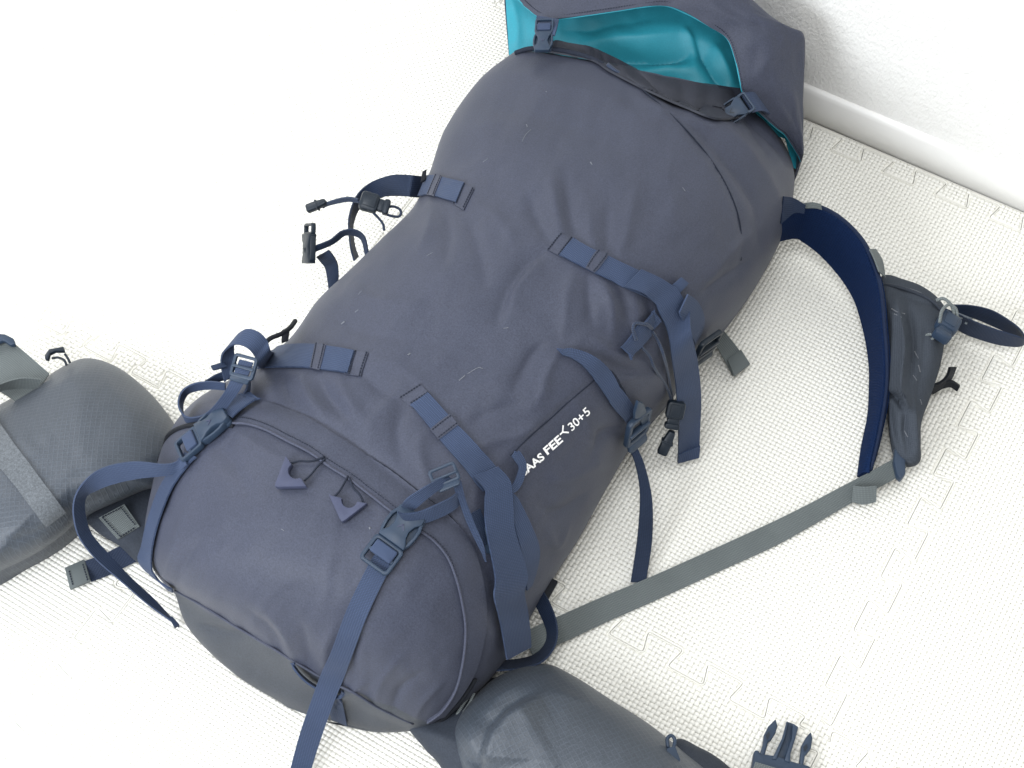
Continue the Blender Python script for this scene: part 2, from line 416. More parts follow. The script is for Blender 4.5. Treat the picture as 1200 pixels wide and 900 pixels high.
mm = .001
CREASES = [
 # folds fanning from the daisy loops and seams; amp in metres (+ ridge, - valley)
 ([(645, 205), (652, 245), (660, 280)], 9, 2.2*mm), ([(662, 200), (668, 250), (676, 285)], 8, -2.0*mm),
 ([(618, 225), (632, 262), (648, 285)], 9, -1.8*mm), ([(690, 240), (692, 275), (700, 295)], 9, 1.8*mm),
 ([(745, 215), (735, 270), (725, 305)], 11, 1.6*mm), ([(712, 235), (712, 275), (712, 300)], 8, -1.5*mm),
 ([(642, 290), (612, 312), (590, 350), (580, 385)], 10, -3.0*mm), ([(632, 305), (606, 335), (600, 370)], 9, 2.0*mm),
 ([(700, 325), (716, 355), (718, 395)], 8, 2.6*mm), ([(716, 325), (733, 352), (738, 385)], 7, -2.2*mm),
 ([(690, 318), (690, 350), (696, 385)], 8, -2.0*mm), ([(672, 318), (664, 350), (660, 395)], 9, 1.8*mm),
 ([(555, 235), (590, 262), (610, 300)], 12, 1.5*mm), ([(545, 250), (560, 290), (570, 340)], 12, -1.8*mm),
 ([(505, 235), (505, 265), (490, 300)], 10, 1.8*mm), ([(522, 240), (525, 275), (520, 310)], 9, -1.8*mm),
 ([(352, 440), (362, 465), (382, 490)], 8, 2.4*mm), ([(372, 440), (386, 468), (410, 495)], 8, -2.2*mm),
 ([(395, 442), (408, 468), (432, 500)], 9, 2.0*mm), ([(415, 430), (440, 452), (470, 470)], 9, -1.6*mm),
 ([(330, 435), (338, 460), (350, 480)], 7, -1.8*mm), ([(432, 425), (470, 430), (505, 460)], 12, 1.3*mm),
 ([(480, 470), (465, 500), (470, 540)], 9, -2.2*mm), ([(495, 505), (492, 530), (500, 560)], 8, 1.8*mm),
 ([(470, 455), (440, 490), (430, 515)], 10, 1.5*mm), ([(530, 465), (560, 450), (600, 440)], 11, 1.4*mm),
 ([(545, 500), (580, 480), (625, 470)], 10, -1.5*mm), ([(560, 520), (600, 512), (635, 498)], 9, 1.6*mm),
 ([(400, 330), (440, 350), (500, 360)], 16, 1.4*mm), ([(390, 372), (440, 392), (520, 402)], 16, -1.4*mm),
 ([(640, 400), (620, 420), (600, 460)], 9, -2.0*mm), ([(655, 410), (640, 440), (632, 470)], 8, 2.0*mm),
 ([(590, 80), (640, 100), (700, 110), (760, 150)], 18, 1.4*mm), ([(560, 120), (640, 140), (720, 170)], 20, -1.2*mm),
 # right flank
 ([(800, 120), (850, 150), (900, 215), (915, 262)], 12, 2.5*mm), ([(790, 130), (838, 170), (880, 230), (892, 290)], 9, -3.0*mm),
 ([(868, 118), (888, 160), (905, 185)], 8, -2.5*mm), ([(880, 115), (905, 150), (925, 190)], 7, 2.2*mm),
 ([(830, 330), (850, 300), (882, 270)], 10, 2.2*mm), ([(822, 345), (850, 325), (880, 305)], 8, -2.2*mm),
 ([(735, 90), (800, 148), (846, 205), (868, 262), (866, 330)], 4, -.7*mm), ([(728, 93), (792, 150), (838, 208), (859, 265), (857, 332)], 7, .5*mm),
 ([(690, 395), (720, 415), (760, 425)], 9, 2.0*mm), ([(700, 415), (730, 432), (765, 440)], 7, -2.0*mm),
 ([(716, 450), (745, 440), (780, 440)], 8, 2.0*mm), ([(690, 540), (705, 510), (730, 500)], 8, -2.4*mm),
 ([(640, 560), (668, 560), (705, 540)], 10, 2.0*mm), ([(630, 590), (655, 600), (690, 575)], 9, -2.2*mm),
 ([(640, 620), (655, 640), (668, 610)], 8, 1.8*mm), ([(672, 470), (690, 500), (700, 545)], 9, 1.6*mm),
 ([(600, 532), (626, 507), (648, 488), (665, 472), (692, 449)], 3.5, -.7*mm), ([(594, 526), (620, 501), (642, 482), (660, 466), (688, 442)], 7, .5*mm),
 ([(760, 340), (765, 380), (752, 420)], 8, -2.0*mm), ([(742, 345), (748, 372), (735, 400)], 8, 1.6*mm),
 # recess of the gathered mouth under the lid
 ([(762, 108), (800, 119), (840, 129), (872, 140)], 9, -3.5*mm), ([(752, 118), (795, 136), (840, 152), (880, 178)], 9, 2.5*mm), ([(872, 128), (892, 150), (912, 172), (926, 196)], 6, -4.0*mm),
 # lower compartment
 ([(345, 775), (335, 745), (310, 715)], 9, 1.6*mm), ([(330, 765), (318, 740), (290, 715)], 8, -1.8*mm),
 ([(365, 785), (358, 755), (352, 730)], 8, -1.8*mm), ([(385, 795), (380, 765), (390, 735)], 8, 1.8*mm),
 ([(415, 800), (412, 770), (425, 740)], 8, -2.0*mm), ([(440, 825), (446, 800), (470, 770)], 8, 1.8*mm),
 ([(460, 835), (470, 810), (495, 790)], 8, -1.8*mm), ([(485, 845), (497, 822), (520, 800)], 7, 1.6*mm),
 ([(192, 680), (205, 640), (222, 590)], 9, 1.6*mm), ([(206, 684), (218, 655), (235, 630)], 6, -1.6*mm),
 ([(245, 520), (270, 540), (290, 580)], 13, -1.6*mm), ([(270, 500), (310, 530), (350, 545)], 12, 1.4*mm),
 ([(430, 800), (400, 818), (395, 840)], 7, 2.0*mm), ([(300, 745), (260, 740), (232, 730)], 6, -1.6*mm),
 # waist crease between the main sack and the bottom compartment
 ([(250, 470), (300, 470), (380, 497), (470, 565), (545, 625), (580, 690), (590, 750)], 8, -2.0*mm),
]
dz = np.zeros_like(PX)
for pts, wd, am in CREASES: dz += crease(PX, PY, pts, wd * .8, am * 1.8)
rs = np.random.RandomState(12)
for k in range(90):     # small tension crinkles all over the cloth
    x0 = rs.uniform(230, 860); y0 = rs.uniform(90, 790); an = rs.normal(-.95, .55); ln = rs.uniform(14, 38); wd = rs.uniform(3.5, 7)
    dx, dy = math.cos(an) * ln, math.sin(an) * ln; bx, by = -math.sin(an) * rs.normal(0, 5), math.cos(an) * rs.normal(0, 5)
    am = rs.uniform(.3, .8) * mm * rs.choice([-1, 1])
    dz += crease(PX, PY, [(x0 - dx, y0 - dy), (x0 + bx, y0 + by), (x0 + dx, y0 + dy)], wd, am)
dz += noise2(PX / 70, PY / 70, 3, 3) * .0013 + noise2(PX / 24 + .4 * PY / 24, PY / 40, 5, 2) * .0007
edge_fade = np.clip((1 - np.abs(uu)) * 14, 0, 1)[None, :] * np.ones_like(PX)
du = np.gradient(V, axis=0); dv = np.gradient(V, axis=1)
Nn = np.cross(dv, du); Nn /= np.linalg.norm(Nn, axis=2)[..., None] + 1e-12
if Nn[NI // 2, NJ // 2, 2] < 0: Nn = -Nn
V = V + Nn * (dz * edge_fade)[..., None]
# skirts tuck under to the mat
SK = 10
def skirt(edge, inward):
    rows = []
    for k in range(1, SK + 1):
        s = k / SK
        q = edge.copy(); q[:, 2] = np.maximum(edge[:, 2] * (1 - s), .0008)
        q[:, :2] += inward * (.035 * (1 - math.cos(s * math.pi / 2)) + .0)
        rows.append(q)
    return rows
cen = V[:, NJ // 2, :2]
iL = cen - V[:, 0, :2]; iL /= np.linalg.norm(iL, axis=1)[:, None]
iR = cen - V[:, -1, :2]; iR /= np.linalg.norm(iR, axis=1)[:, None]
G = np.stack(skirt(V[:, 0], iL)[::-1] + [V[:, j] for j in range(NJ)] + skirt(V[:, -1], iR), 1)
# close the mouth end: drop behind the rim
back = []
axis_dir = (G[0] - G[12]).mean(0); axis_dir[2] = 0; axis_dir /= np.linalg.norm(axis_dir)
for k in range(1, 9):
    s = k / 8
    q = G[0].copy(); q[:, 2] = np.maximum(q[:, 2] * (1 - s) ** .8, .0008); q += axis_dir * (.012 * math.sin(s * math.pi / 2))
    back.append(q)
G = np.concatenate([np.stack(back[::-1], 0), G], 0)
nb = len(back); nI, nJ = G.shape[:2]
def grid_faces(i0, i1, nJ): return [(i * nJ + j, i * nJ + j + 1, (i + 1) * nJ + j + 1, (i + 1) * nJ + j) for i in range(i0, i1) for j in range(nJ - 1)]
seam_row = nb + int(np.argmin(abs(t - SEAM_ST)))
Gf = G.reshape(-1, 3)
body_bvh = BVHTree.FromPolygons([tuple(v) for v in Gf], grid_faces(0, nI - 1, nJ))
def sub_grid(name, i0, i1, mat):
    v = G[i0:i1 + 1].reshape(-1, 3)
    f = grid_faces(0, i1 - i0, nJ)
    f = [tuple(reversed(q)) for q in f] if Vector(np.cross(G[nI//2, nJ//2+1]-G[nI//2, nJ//2], G[nI//2+1, nJ//2]-G[nI//2, nJ//2])).z < 0 else f
    return mesh_obj(name, v, f, mat, pack)
main_body = sub_grid('main_compartment', 0, seam_row, M['body'])
base_panel = sub_grid('base_panel', seam_row, nI - 1, M['base'])

def S(px, py, off=0.0):
    """point of the pack's surface seen at a frame position, lifted by off along the surface normal"""
    d = ray(px, py).normalized()
    loc, nor, idx, dist = body_bvh.ray_cast(CAM, d)
    if loc is None:
        loc, nor, idx, dist = body_bvh.find_nearest(P(px, py, .08))
    if nor.dot(d) > 0: nor = -nor
    return loc + nor * off
def Sn(px, py):
    d = ray(px, py).normalized()
    loc, nor, idx, dist = body_bvh.ray_cast(CAM, d)
    if loc is None: return Vector((0, 0, 1))
    return -nor if nor.dot(d) > 0 else nor
def pt(px, py, z, off=0.0):
    return S(px, py, off) if z is None else P(px, py, z)

def sheet(name, A, B, mat, parent, thick=.0014, across=4, edge_round=True):
    """band between two edge polylines of 3D points, with thickness, UV in metres"""
    A = [Vector(v) for v in A]; B = [Vector(v) for v in B]; n = len(A); m = across + 1
    C = [[A[i].lerp(B[i], k / across) for k in range(m)] for i in range(n)]
    return grid_sheet(name, C, mat, parent, thick)
def grid_sheet(name, C, mat, parent, thick=.0014, flip=None):
    n = len(C); m = len(C[0])
    X = np.array([[tuple(v) for v in r] for r in C])
    gu = np.gradient(X, axis=0); gv = np.gradient(X, axis=1)
    nn = np.cross(gu, gv); nn /= np.linalg.norm(nn, axis=2)[..., None] + 1e-12
    top = X + nn * thick / 2; bot_ = X - nn * thick / 2
    u = np.zeros((n, m)); u[1:] = np.cumsum(np.linalg.norm(np.diff(X, axis=0), axis=2).mean(1))[:, None]
    v = np.zeros((n, m)); v[:, 1:] = np.cumsum(np.linalg.norm(np.diff(X, axis=1), axis=2), axis=1)
    verts = np.concatenate([top.reshape(-1, 3), bot_.reshape(-1, 3)]); uv = np.concatenate([np.stack([u, v], -1).reshape(-1, 2)] * 2)
    N = n * m; f = []
    for i in range(n - 1):
        for j in range(m - 1):
            q = (i * m + j, (i + 1) * m + j, (i + 1) * m + j + 1, i * m + j + 1)
            f.append(q); f.append(tuple(N + k for k in reversed(q)))
    for i in range(n - 1):
        f.append((i * m, N + i * m, N + (i + 1) * m, (i + 1) * m))
        f.append((i * m + m - 1, (i + 1) * m + m - 1, N + (i + 1) * m + m - 1, N + i * m + m - 1))
    for j in range(m - 1):
        f.append((j, j + 1, N + j + 1, N + j)); e = (n - 1) * m
        f.append((e + j, N + e + j, N + e + j + 1, e + j + 1))
    o = mesh_obj(name, verts, f, mat, parent, uvs=uv)
    o.data.set_sharp_from_angle(angle=math.radians(50))
    return o

def strap(name, rows, mat, parent, thick=.0015, n=None, off=.0015, across=4):
    """rows: (ax, ay, az, bx, by, bz), z None = lies on the pack; smooth through the rows"""
    if all(r[2] is None and r[5] is None for r in rows):
        n = n or 8 * len(rows)
        q = cr([(r[0], r[1], r[3], r[4]) for r in rows], n)
        C = []
        for r in q:
            C.append([S(r[0] + (r[2] - r[0]) * k / across, r[1] + (r[3] - r[1]) * k / across, off) for k in range(across + 1)])
        return grid_sheet(name, C, mat, parent, thick)
    R = []
    for r in rows:
        a = pt(r[0], r[1], r[2], off); b = pt(r[3], r[4], r[5], off)
        R.append((*a, *b))
    n = n or 9 * len(rows)
    q = cr(R, n)
    return sheet(name, q[:, :3], q[:, 3:], mat, parent, thick, across)

def tube(name, pts, r, mat, parent, n=None, closed=False, off=.002, sides=8, taper=None):
    """round cord; pts (px, py, z) with z None on the pack"""
    R = [tuple(pt(p[0], p[1], p[2], off)) for p in pts]
    return tube3(name, R, r, mat, parent, n, closed, sides)
def tube3(name, R, r, mat, parent, n=None, closed=False, sides=8):
    n = n or max(10, 7 * len(R))
    c = cr(R, n, closed) if len(R) > 2 else np.linspace(R[0], R[-1], n)
    v = []; f = []; uv = []
    prev = None; L_ = 0
    for i in range(len(c)):
        tan = c[(i + 1) % len(c)] - c[i - 1] if closed else c[min(i + 1, len(c) - 1)] - c[max(i - 1, 0)]
        tan = Vector(tan).normalized()
        if prev is None: prev = tan.orthogonal().normalized()
        prev = (prev - tan * prev.dot(tan)).normalized(); bi = tan.cross(prev)
        if i: L_ += np.linalg.norm(c[i] - c[i - 1])
        for k in range(sides):
            a_ = 2 * math.pi * k / sides
            v.append(Vector(c[i]) + (prev * math.cos(a_) + bi * math.sin(a_)) * r); uv.append((L_, a_ * r))
    m = len(c)
    for i in range(m if closed else m - 1):
        for k in range(sides):
            f.append((i * sides + k, i * sides + (k + 1) % sides, ((i + 1) % m) * sides + (k + 1) % sides, ((i + 1) % m) * sides + k))
    if not closed:
        f.append(tuple(reversed(range(sides)))); f.append(tuple(range((m - 1) * sides, m * sides)))
    return mesh_obj(name, v, f, mat, parent, uvs=uv)

def stitches(name, lines, mat, parent, gap=.0026, ln=.0016, r=.0003, off=.001):
    """short thread dashes along polylines of (px, py, z)"""
    bm = bmesh.new()
    for pts in lines:
        R = [tuple(pt(p[0], p[1], p[2], off)) for p in pts]
        c = cr(R, 200) if len(R) > 2 else np.linspace(R[0], R[-1], 200)
        if all(p[2] is None for p in pts):
            q = cr([(p[0], p[1]) for p in pts], 200) if len(pts) > 2 else np.linspace(pts[0][:2], pts[-1][:2], 200)
            c = np.array([tuple(S(x, y, off)) for x, y in q.astype(float)])
        d = np.r_[0, np.cumsum(np.linalg.norm(np.diff(c, axis=0), axis=1))]
        s = 0
        while s + ln < d[-1]:
            a_ = np.array([np.interp(s, d, c[:, k]) for k in range(3)]); b_ = np.array([np.interp(s + ln, d, c[:, k]) for k in range(3)])
            e = Vector(b_ - a_); mid = Vector((a_ + b_) / 2)
            mt = Matrix.Translation(mid) @ e.to_track_quat('X', 'Z').to_matrix().to_4x4() @ Matrix.Diagonal((e.length, r * 2, r * 1.6, 1))
            bmesh.ops.create_cube(bm, size=1, matrix=mt); s += gap
    return bm_obj(name, bm, mat, parent)

def coons(Tp, Bt, Lf, Rt, n, m, bump=None):
    """surface from four boundary polylines of 3D points (Tp, Bt run left to right; Lf, Rt run top to bottom)"""
    rs = lambda p, k: cr([tuple(v) for v in p], k) if len(p) > 2 else np.linspace(np.array(p[0]), np.array(p[1]), k)
    T, B, Lq, Rq = rs(Tp, m), rs(Bt, m), rs(Lf, n), rs(Rt, n)
    u = np.linspace(0, 1, m)[None, :, None]; v_ = np.linspace(0, 1, n)[:, None, None]
    X = (1 - v_) * T[None] + v_ * B[None] + (1 - u) * Lq[:, None] + u * Rq[:, None]
    X -= (1 - u) * (1 - v_) * T[0] + u * (1 - v_) * T[-1] + (1 - u) * v_ * B[0] + u * v_ * B[-1]
    return X

def pillow(name, outline, z_edge, z_top, mat, parent, n=2.2, rings=36, m=140, centre=None, lift=None, uv_rot=0.0, creases=(), z_bot=0.0005):
    """stuffed pouch: outline in frame pixels (closed), rising from z_edge to z_top, with a tucked-in skirt"""
    o = cr(outline, m, closed=True); c = np.array(centre) if centre is not None else o.mean(0)
    ze = np.array(z_edge) if np.ndim(z_edge) else np.full(m, z_edge)
    if len(ze) != m: ze = cr(ze[:, None], m, closed=True)[:, 0]
    rr = np.sin(np.linspace(0, math.pi / 2, rings))
    px = c[0] + (o[None, :, 0] - c[0]) * rr[:, None]; py = c[1] + (o[None, :, 1] - c[1]) * rr[:, None]
    z = ze[None] + (z_top - ze[None]) * np.power(np.clip(1 - rr[:, None] ** n, 0, 1), 1 / 2.0)
    if lift is not None: z = z + lift(px, py) * (1 - rr[:, None] ** 4)
    for pts, wd, am in creases: z = z + crease(px, py, pts, wd, am) * np.clip((1 - rr[:, None]) * 8, 0, 1)
    z = z + noise2(px / 28, py / 28, 11, 2) * .0012 * np.clip((1 - rr[:, None]) * 8, 0, 1)
    X = P_np(px, py, z)
    ed = X[-1]; cw = X[0, 0]
    rows = [X]
    for k in range(1, 7):
        s = k / 6; q = ed.copy(); q[:, 2] = z_bot + (ed[:, 2] - z_bot) * (1 - s)
        inn = cw[:2] - ed[:, :2]; inn /= np.linalg.norm(inn, axis=1)[:, None] + 1e-9
        q[:, :2] += inn * .02 * (1 - math.cos(s * math.pi / 2)); rows.append(q[None])
    X = np.concatenate(rows); R_, m_ = X.shape[:2]
    f = []
    for i in range(R_ - 1):
        for j in range(m_):
            f.append((i * m_ + j, (i + 1) * m_ + j, (i + 1) * m_ + (j + 1) % m_, i * m_ + (j + 1) % m_))
    ca, sa = math.cos(uv_rot), math.sin(uv_rot)
    v = X.reshape(-1, 3); uv = np.stack([v[:, 0] * ca + v[:, 1] * sa, -v[:, 0] * sa + v[:, 1] * ca], 1)
    ob = mesh_obj(name, v, f, mat, parent, uvs=uv)
    bm = bmesh.new(); bm.from_mesh(ob.data); bmesh.ops.remove_doubles(bm, verts=bm.verts, dist=1e-6)
    bmesh.ops.recalc_face_normals(bm, faces=bm.faces); bm.to_mesh(ob.data); bm.free()
    bv = BVHTree.FromPolygons([tuple(q) for q in v], f)
    def on(px_, py_, off=0.001):
        d = ray(px_, py_).normalized(); loc, nor, i_, ds = bv.ray_cast(CAM, d)
        if loc is None: return P(px_, py_, z_top)
        if nor.dot(d) > 0: nor = -nor
        return loc + nor * off
    return ob, on
# ------------------------------------------------------------------ hardware builders (local metres: x along, y across, z up)
def merge(bm, tmp, mat4):
    bmesh.ops.transform(tmp, matrix=mat4, verts=tmp.verts)
    me = bpy.data.meshes.new('tmp'); tmp.to_mesh(me); tmp.free(); bm.from_mesh(me); bpy.data.meshes.remove(me)
def prism(bm, mx, poly, z0, z1, bevel=.0006, inner=None, seg=2):
    t_ = bmesh.new()
    lo = [t_.verts.new((x, y, z0)) for x, y in poly]; hi = [t_.verts.new((x, y, z1)) for x, y in poly]; n = len(poly)
    for i in range(n): t_.faces.new((lo[i], lo[(i + 1) % n], hi[(i + 1) % n], hi[i]))
    if inner is None:
        t_.faces.new(hi); t_.faces.new(lo[::-1])
    else:
        li = [t_.verts.new((x, y, z0)) for x, y in inner]; hi2 = [t_.verts.new((x, y, z1)) for x, y in inner]
        for i in range(n):
            j = (i + 1) % n
            t_.faces.new((li[j], li[i], hi2[i], hi2[j])); t_.faces.new((hi[i], hi[j], hi2[j], hi2[i])); t_.faces.new((lo[j], lo[i], li[i], li[j]))
    bmesh.ops.recalc_face_normals(t_, faces=t_.faces)
    if bevel:
        ed = [e for e in t_.edges if len(e.link_faces) == 2 and e.calc_face_angle(0) > math.radians(35)]
        bmesh.ops.bevel(t_, geom=ed, offset=bevel, segments=seg, profile=.5, affect='EDGES', clamp_overlap=True)
    merge(bm, t_, mx)
def rrect(x0, x1, y0, y1, r=.002, k=3):
    out = []
    for cx, cy, a0 in ((x1 - r, y1 - r, 0), (x0 + r, y1 - r, 90), (x0 + r, y0 + r, 180), (x1 - r, y0 + r, 270)):
        for s in range(k + 1):
            a_ = math.radians(a0 + 90 * s / k); out.append((cx + r * math.cos(a_), cy + r * math.sin(a_)))
    return out
def place(p0, p1, nor=None, nominal=None):
    """matrix with x from p0 to p1, z towards nor; scaled so that nominal fits the distance"""
    p0 = Vector(p0); p1 = Vector(p1); x = (p1 - p0); L_ = x.length; x.normalize()
    n = Vector(nor) if nor is not None else Vector((0, 0, 1))
    n = (n - x * n.dot(x)).normalized(); y = n.cross(x)
    k = L_ / nominal if nominal else 1
    return Matrix(((x.x * k, y.x * k, n.x * k, p0.x), (x.y * k, y.y * k, n.y * k, p0.y), (x.z * k, y.z * k, n.z * k, p0.z), (0, 0, 0, 1)))

def side_release(name, mx, parent, mat, mark=True):
    """closed side-release buckle, 55 mm long: female shell with waist, side prongs in the windows, slotted frame for the tape"""
    bm = bmesh.new()
    shell = [(0, .0105), (.003, .0120), (.007, .0118), (.0115, .0085), (.017, .0072), (.0225, .0085), (.027, .0115), (.031, .0125),
             (.031, -.0125), (.027, -.0115), (.0225, -.0085), (.017, -.0072), (.0115, -.0085), (.007, -.0118), (.003, -.0120), (0, -.0105)]
    prism(bm, mx, shell, .000, .0085, .0012)
    prism(bm, mx, rrect(.0005, .0300, -.0128, .0128, .003), -.0003, .0030, .0006)
    prism(bm, mx, rrect(.031, .0555, -.0138, .0138, .0035), .0005, .0062, .0011, inner=rrect(.0345, .0525, -.0105, .0105, .0015))
    prism(bm, mx, rrect(.0425, .0455, -.0115, .0115, .001), .0010, .0066, .0007)
    o = bm_obj(name, bm, mat, parent)
    for s in (1, -1):
        b2 = bmesh.new()
        pr = [(.0030, .0095), (.0060, .0128), (.0110, .0146), (.0180, .0148), (.0250, .0140), (.0300, .0120), (.0300, .0098), (.0250, .0112), (.0180, .0122), (.0120, .0120), (.0080, .0104)]
        prism(b2, mx, [(x, y * s) for x, y in pr], .0012, .0070, .0008)
        bm_obj('prong', b2, mat, o)
    b4 = bmesh.new(); prism(b4, mx, rrect(.0347, .0462, -.0100, .0100, .0015), .0030, .0082, .0018, seg=3); bm_obj('wrapped_tape', b4, M['navy'], o)
    if mark:   # small moulded arrow mark on the shell
        b3 = bmesh.new()
        for dx, dy, a_ in ((.0165, .0013, 38), (.0165, -.0013, -38)):
            m2 = mx @ Matrix.Translation((dx, dy, .0086)) @ Matrix.Rotation(math.radians(a_), 4, 'Z')
            prism(b3, m2, rrect(-.0028, .0028, -.0005, .0005, .0003), 0, .0004, 0)
        bm_obj('moulded_mark', b3, M['pull'], o)
    return o
def female_half(name, mx, parent, mat):
    """empty female half, 40 mm: shell with open mouth and side windows, tape slot"""
    bm = bmesh.new()
    sh = [(0, .0125), (.010, .0085), (.018, .0080), (.026, .0125), (.031, .0130), (.031, -.0130), (.026, -.0125), (.018, -.0080), (.010, -.0085), (0, -.0125)]
    prism(bm, mx, sh, 0, .0085, .0012)
    for s in (1, -1): prism(bm, mx, [(x, y * s) for x, y in [(0, .0108), (.004, .0138), (.026, .0142), (.030, .0118), (.028, .0115), (.015, .0122), (.004, .0112)]], .0008, .0068, .0007)
    prism(bm, mx, rrect(.030, .042, -.0138, .0138, .003), .001, .006, .001, inner=rrect(.0330, .0390, -.0108, .0108, .001))
    o = bm_obj(name, bm, mat, parent)
    b3 = bmesh.new()
    for a_, dy in ((35, .0015), (-35, -.0015)):
        prism(b3, mx @ Matrix.Translation((.014, dy, .0086)) @ Matrix.Rotation(math.radians(a_), 4, 'Z'), rrect(-.0028, .0028, -.0005, .0005, .0003), 0, .0004, 0)
    bm_obj('moulded_mark', b3, M['plasd'], o)
    return o
def ladder_lock(name, mx, parent, mat, wd=.025, ln=.020, th=.004):
    bm = bmesh.new(); h = wd / 2
    prism(bm, mx, rrect(0, ln, -h, h, .003), 0, th, .0009, inner=rrect(.0030, ln - .0035, -h + .0030, h - .0030, .001))
    prism(bm, mx, rrect(ln * .48, ln * .48 + .0026, -h + .001, h - .001, .001), .0008, th + .0010, .0007)
    prism(bm, mx @ Matrix.Translation((ln - .001, 0, .001)) @ Matrix.Rotation(math.radians(-24), 4, 'Y'), rrect(0, .006, -h * .8, h * .8, .002), 0, .0024, .0008)
    return bm_obj(name, bm, mat, parent)
def cord_lock(name, mx, parent, mat):
    """barrel cord lock 24 mm: body, waist and push button"""
    bm = bmesh.new()
    prism(bm, mx, rrect(0, .015, -.0075, .0075, .003), 0, .0095, .0020)
    prism(bm, mx, rrect(.0142, .0200, -.0050, .0050, .002), .0015, .0080, .0012)
    prism(bm, mx, rrect(.0190, .0240, -.0062, .0062, .002), .0008, .0088, .0014)
    prism(bm, mx, rrect(.002, .013, -.0045, .0045, .0015), .0093, .0103, .0004)
    return bm_obj(name, bm, mat, parent)
def cord_end(name, mx, parent, mat, ln=.016):
    bm = bmesh.new()
    prism(bm, mx, [(0, .0020), (ln * .5, .0031), (ln, .0031), (ln, -.0031), (ln * .5, -.0031), (0, -.0020)], 0, .0055, .0012)
    prism(bm, mx, rrect(ln * .42, ln * .52, -.0036, .0036, .0006), -.0003, .0058, .0003)
    return bm_obj(name, bm, mat, parent)
def px_prism(name, poly, mat, parent, off=.001, h=.004, z=None, nor=None, bevel=.0007):
    """plate whose outline is given in frame pixels, lying in the tangent plane at its centre"""
    c = np.array(poly, float).mean(0)
    o = S(c[0], c[1]) if z is None else P(c[0], c[1], z)
    n = (Sn(c[0], c[1]) if z is None else Vector((0, 0, 1))) if nor is None else Vector(nor).normalized()
    o = o + n * off
    x = n.orthogonal().normalized(); y = n.cross(x); loc = []
    for q in poly:
        d = ray(*q); k = (o - CAM).dot(n) / d.dot(n); w_ = CAM + d * k - o
        loc.append((w_.dot(x), w_.dot(y)))
    bm = bmesh.new()
    mx = Matrix(((x.x, y.x, n.x, o.x), (x.y, y.y, n.y, o.y), (x.z, y.z, n.z, o.z), (0, 0, 0, 1)))
    prism(bm, mx, loc, 0, h, bevel)
    return bm_obj(name, bm, mat, parent)

# ------------------------------------------------------------------ seams and flap on the main sack
N_ = None
def on(*pts): return [(x, y, None) for x, y in pts]
seam_p = on((735, 90), (770, 120), (800, 148), (826, 178), (846, 208), (861, 240), (868, 270), (868, 305))
tube('side_seam', seam_p, .0007, M['thread'], main_body, n=90, off=.0003)
tube('pocket_seam', on((598, 534), (612, 520), (626, 507), (648, 488), (665, 472), (690, 451), (700, 441)), .0005, M['thread'], main_body, n=50, off=.0003)
tube('base_seam', on((206, 692), (240, 711), (275, 733), (316, 757), (345, 775), (380, 795), (414, 811), (443, 829), (484, 848)), .0013, M['body'], base_panel, n=60, off=.0003)
inner = [(272, 498), (291, 499), (313, 506), (338, 519), (363, 532), (386, 548), (408, 562), (430, 578), (458, 600), (488, 621), (507, 634), (523, 653), (534, 680), (541, 711), (544, 738), (541, 773), (533, 806), (517, 831), (500, 844)]
outer = [(310, 472), (322, 475), (340, 482), (363, 492), (391, 510), (424, 531), (458, 551), (488, 574), (514, 594), (532, 610), (546, 629), (557, 652), (564, 680), (568, 706), (568, 732), (564, 757), (556, 785), (541, 812), (520, 838)]
zip_flap = strap('zip_flap', [(o_[0], o_[1], None, i_[0], i_[1], None) for o_, i_ in zip(outer, inner)], M['flap'], pack, thick=.0026, off=.0010, n=150, across=8)
tube('flap_piping', on(*inner), .0011, M['pipe'], zip_flap, n=140, off=.0024)
stitches('flap_stitching', [on(*[(x + 1.5, y - 6.5 if k < 9 else y - 2) for k, (x, y) in enumerate(inner[:13])])], M['thread'], zip_flap, off=.0030)
tube('flap_seam', on(*outer), .0007, M['thread'], zip_flap, n=140, off=.0008)
tube('compartment_zip', on((181, 540), (188, 525), (198, 511), (212, 502), (232, 498), (252, 498), (274, 500)), .0022, M['blackweb'], pack, n=50, off=.0008)
tube('compartment_zip', on((500, 851), (516, 843), (531, 829), (545, 812), (556, 795)), .0022, M['blackweb'], pack, n=40, off=.0010)
# scuffs and lint on the cloth
random.seed(5)
def scuff(pts, wd):
    return tube('scuff_mark', on(*pts), wd * .75, M['lint'], main_body, n=8, off=.00005, sides=5)
M['lint'] = fabric('pale_lint', (.11, .12, .14), rough=.9, var=.4)
for pts, wd in (([(612, 166), (616, 158), (622, 152)], .0005), ([(566, 190), (572, 186)], .0005), ([(692, 190), (694, 193)], .0006), ([(400, 380), (404, 377)], .0012), ([(416, 366), (420, 363)], .0006),
                ([(478, 416), (481, 414)], .0010), ([(538, 446), (545, 440)], .0007), ([(548, 438), (560, 431), (566, 432)], .0005), ([(617, 146), (618, 149)], .0006), ([(640, 107), (640, 108)], .0007), ([(433, 618), (434, 620)], .0010),
                ([(590, 385), (596, 384)], .0004), ([(500, 300), (507, 296)], .0004), ([(420, 345), (424, 341)], .0005), ([(330, 620), (333, 622)], .0004), ([(800, 220), (803, 224)], .0005)):
    scuff(pts, wd)

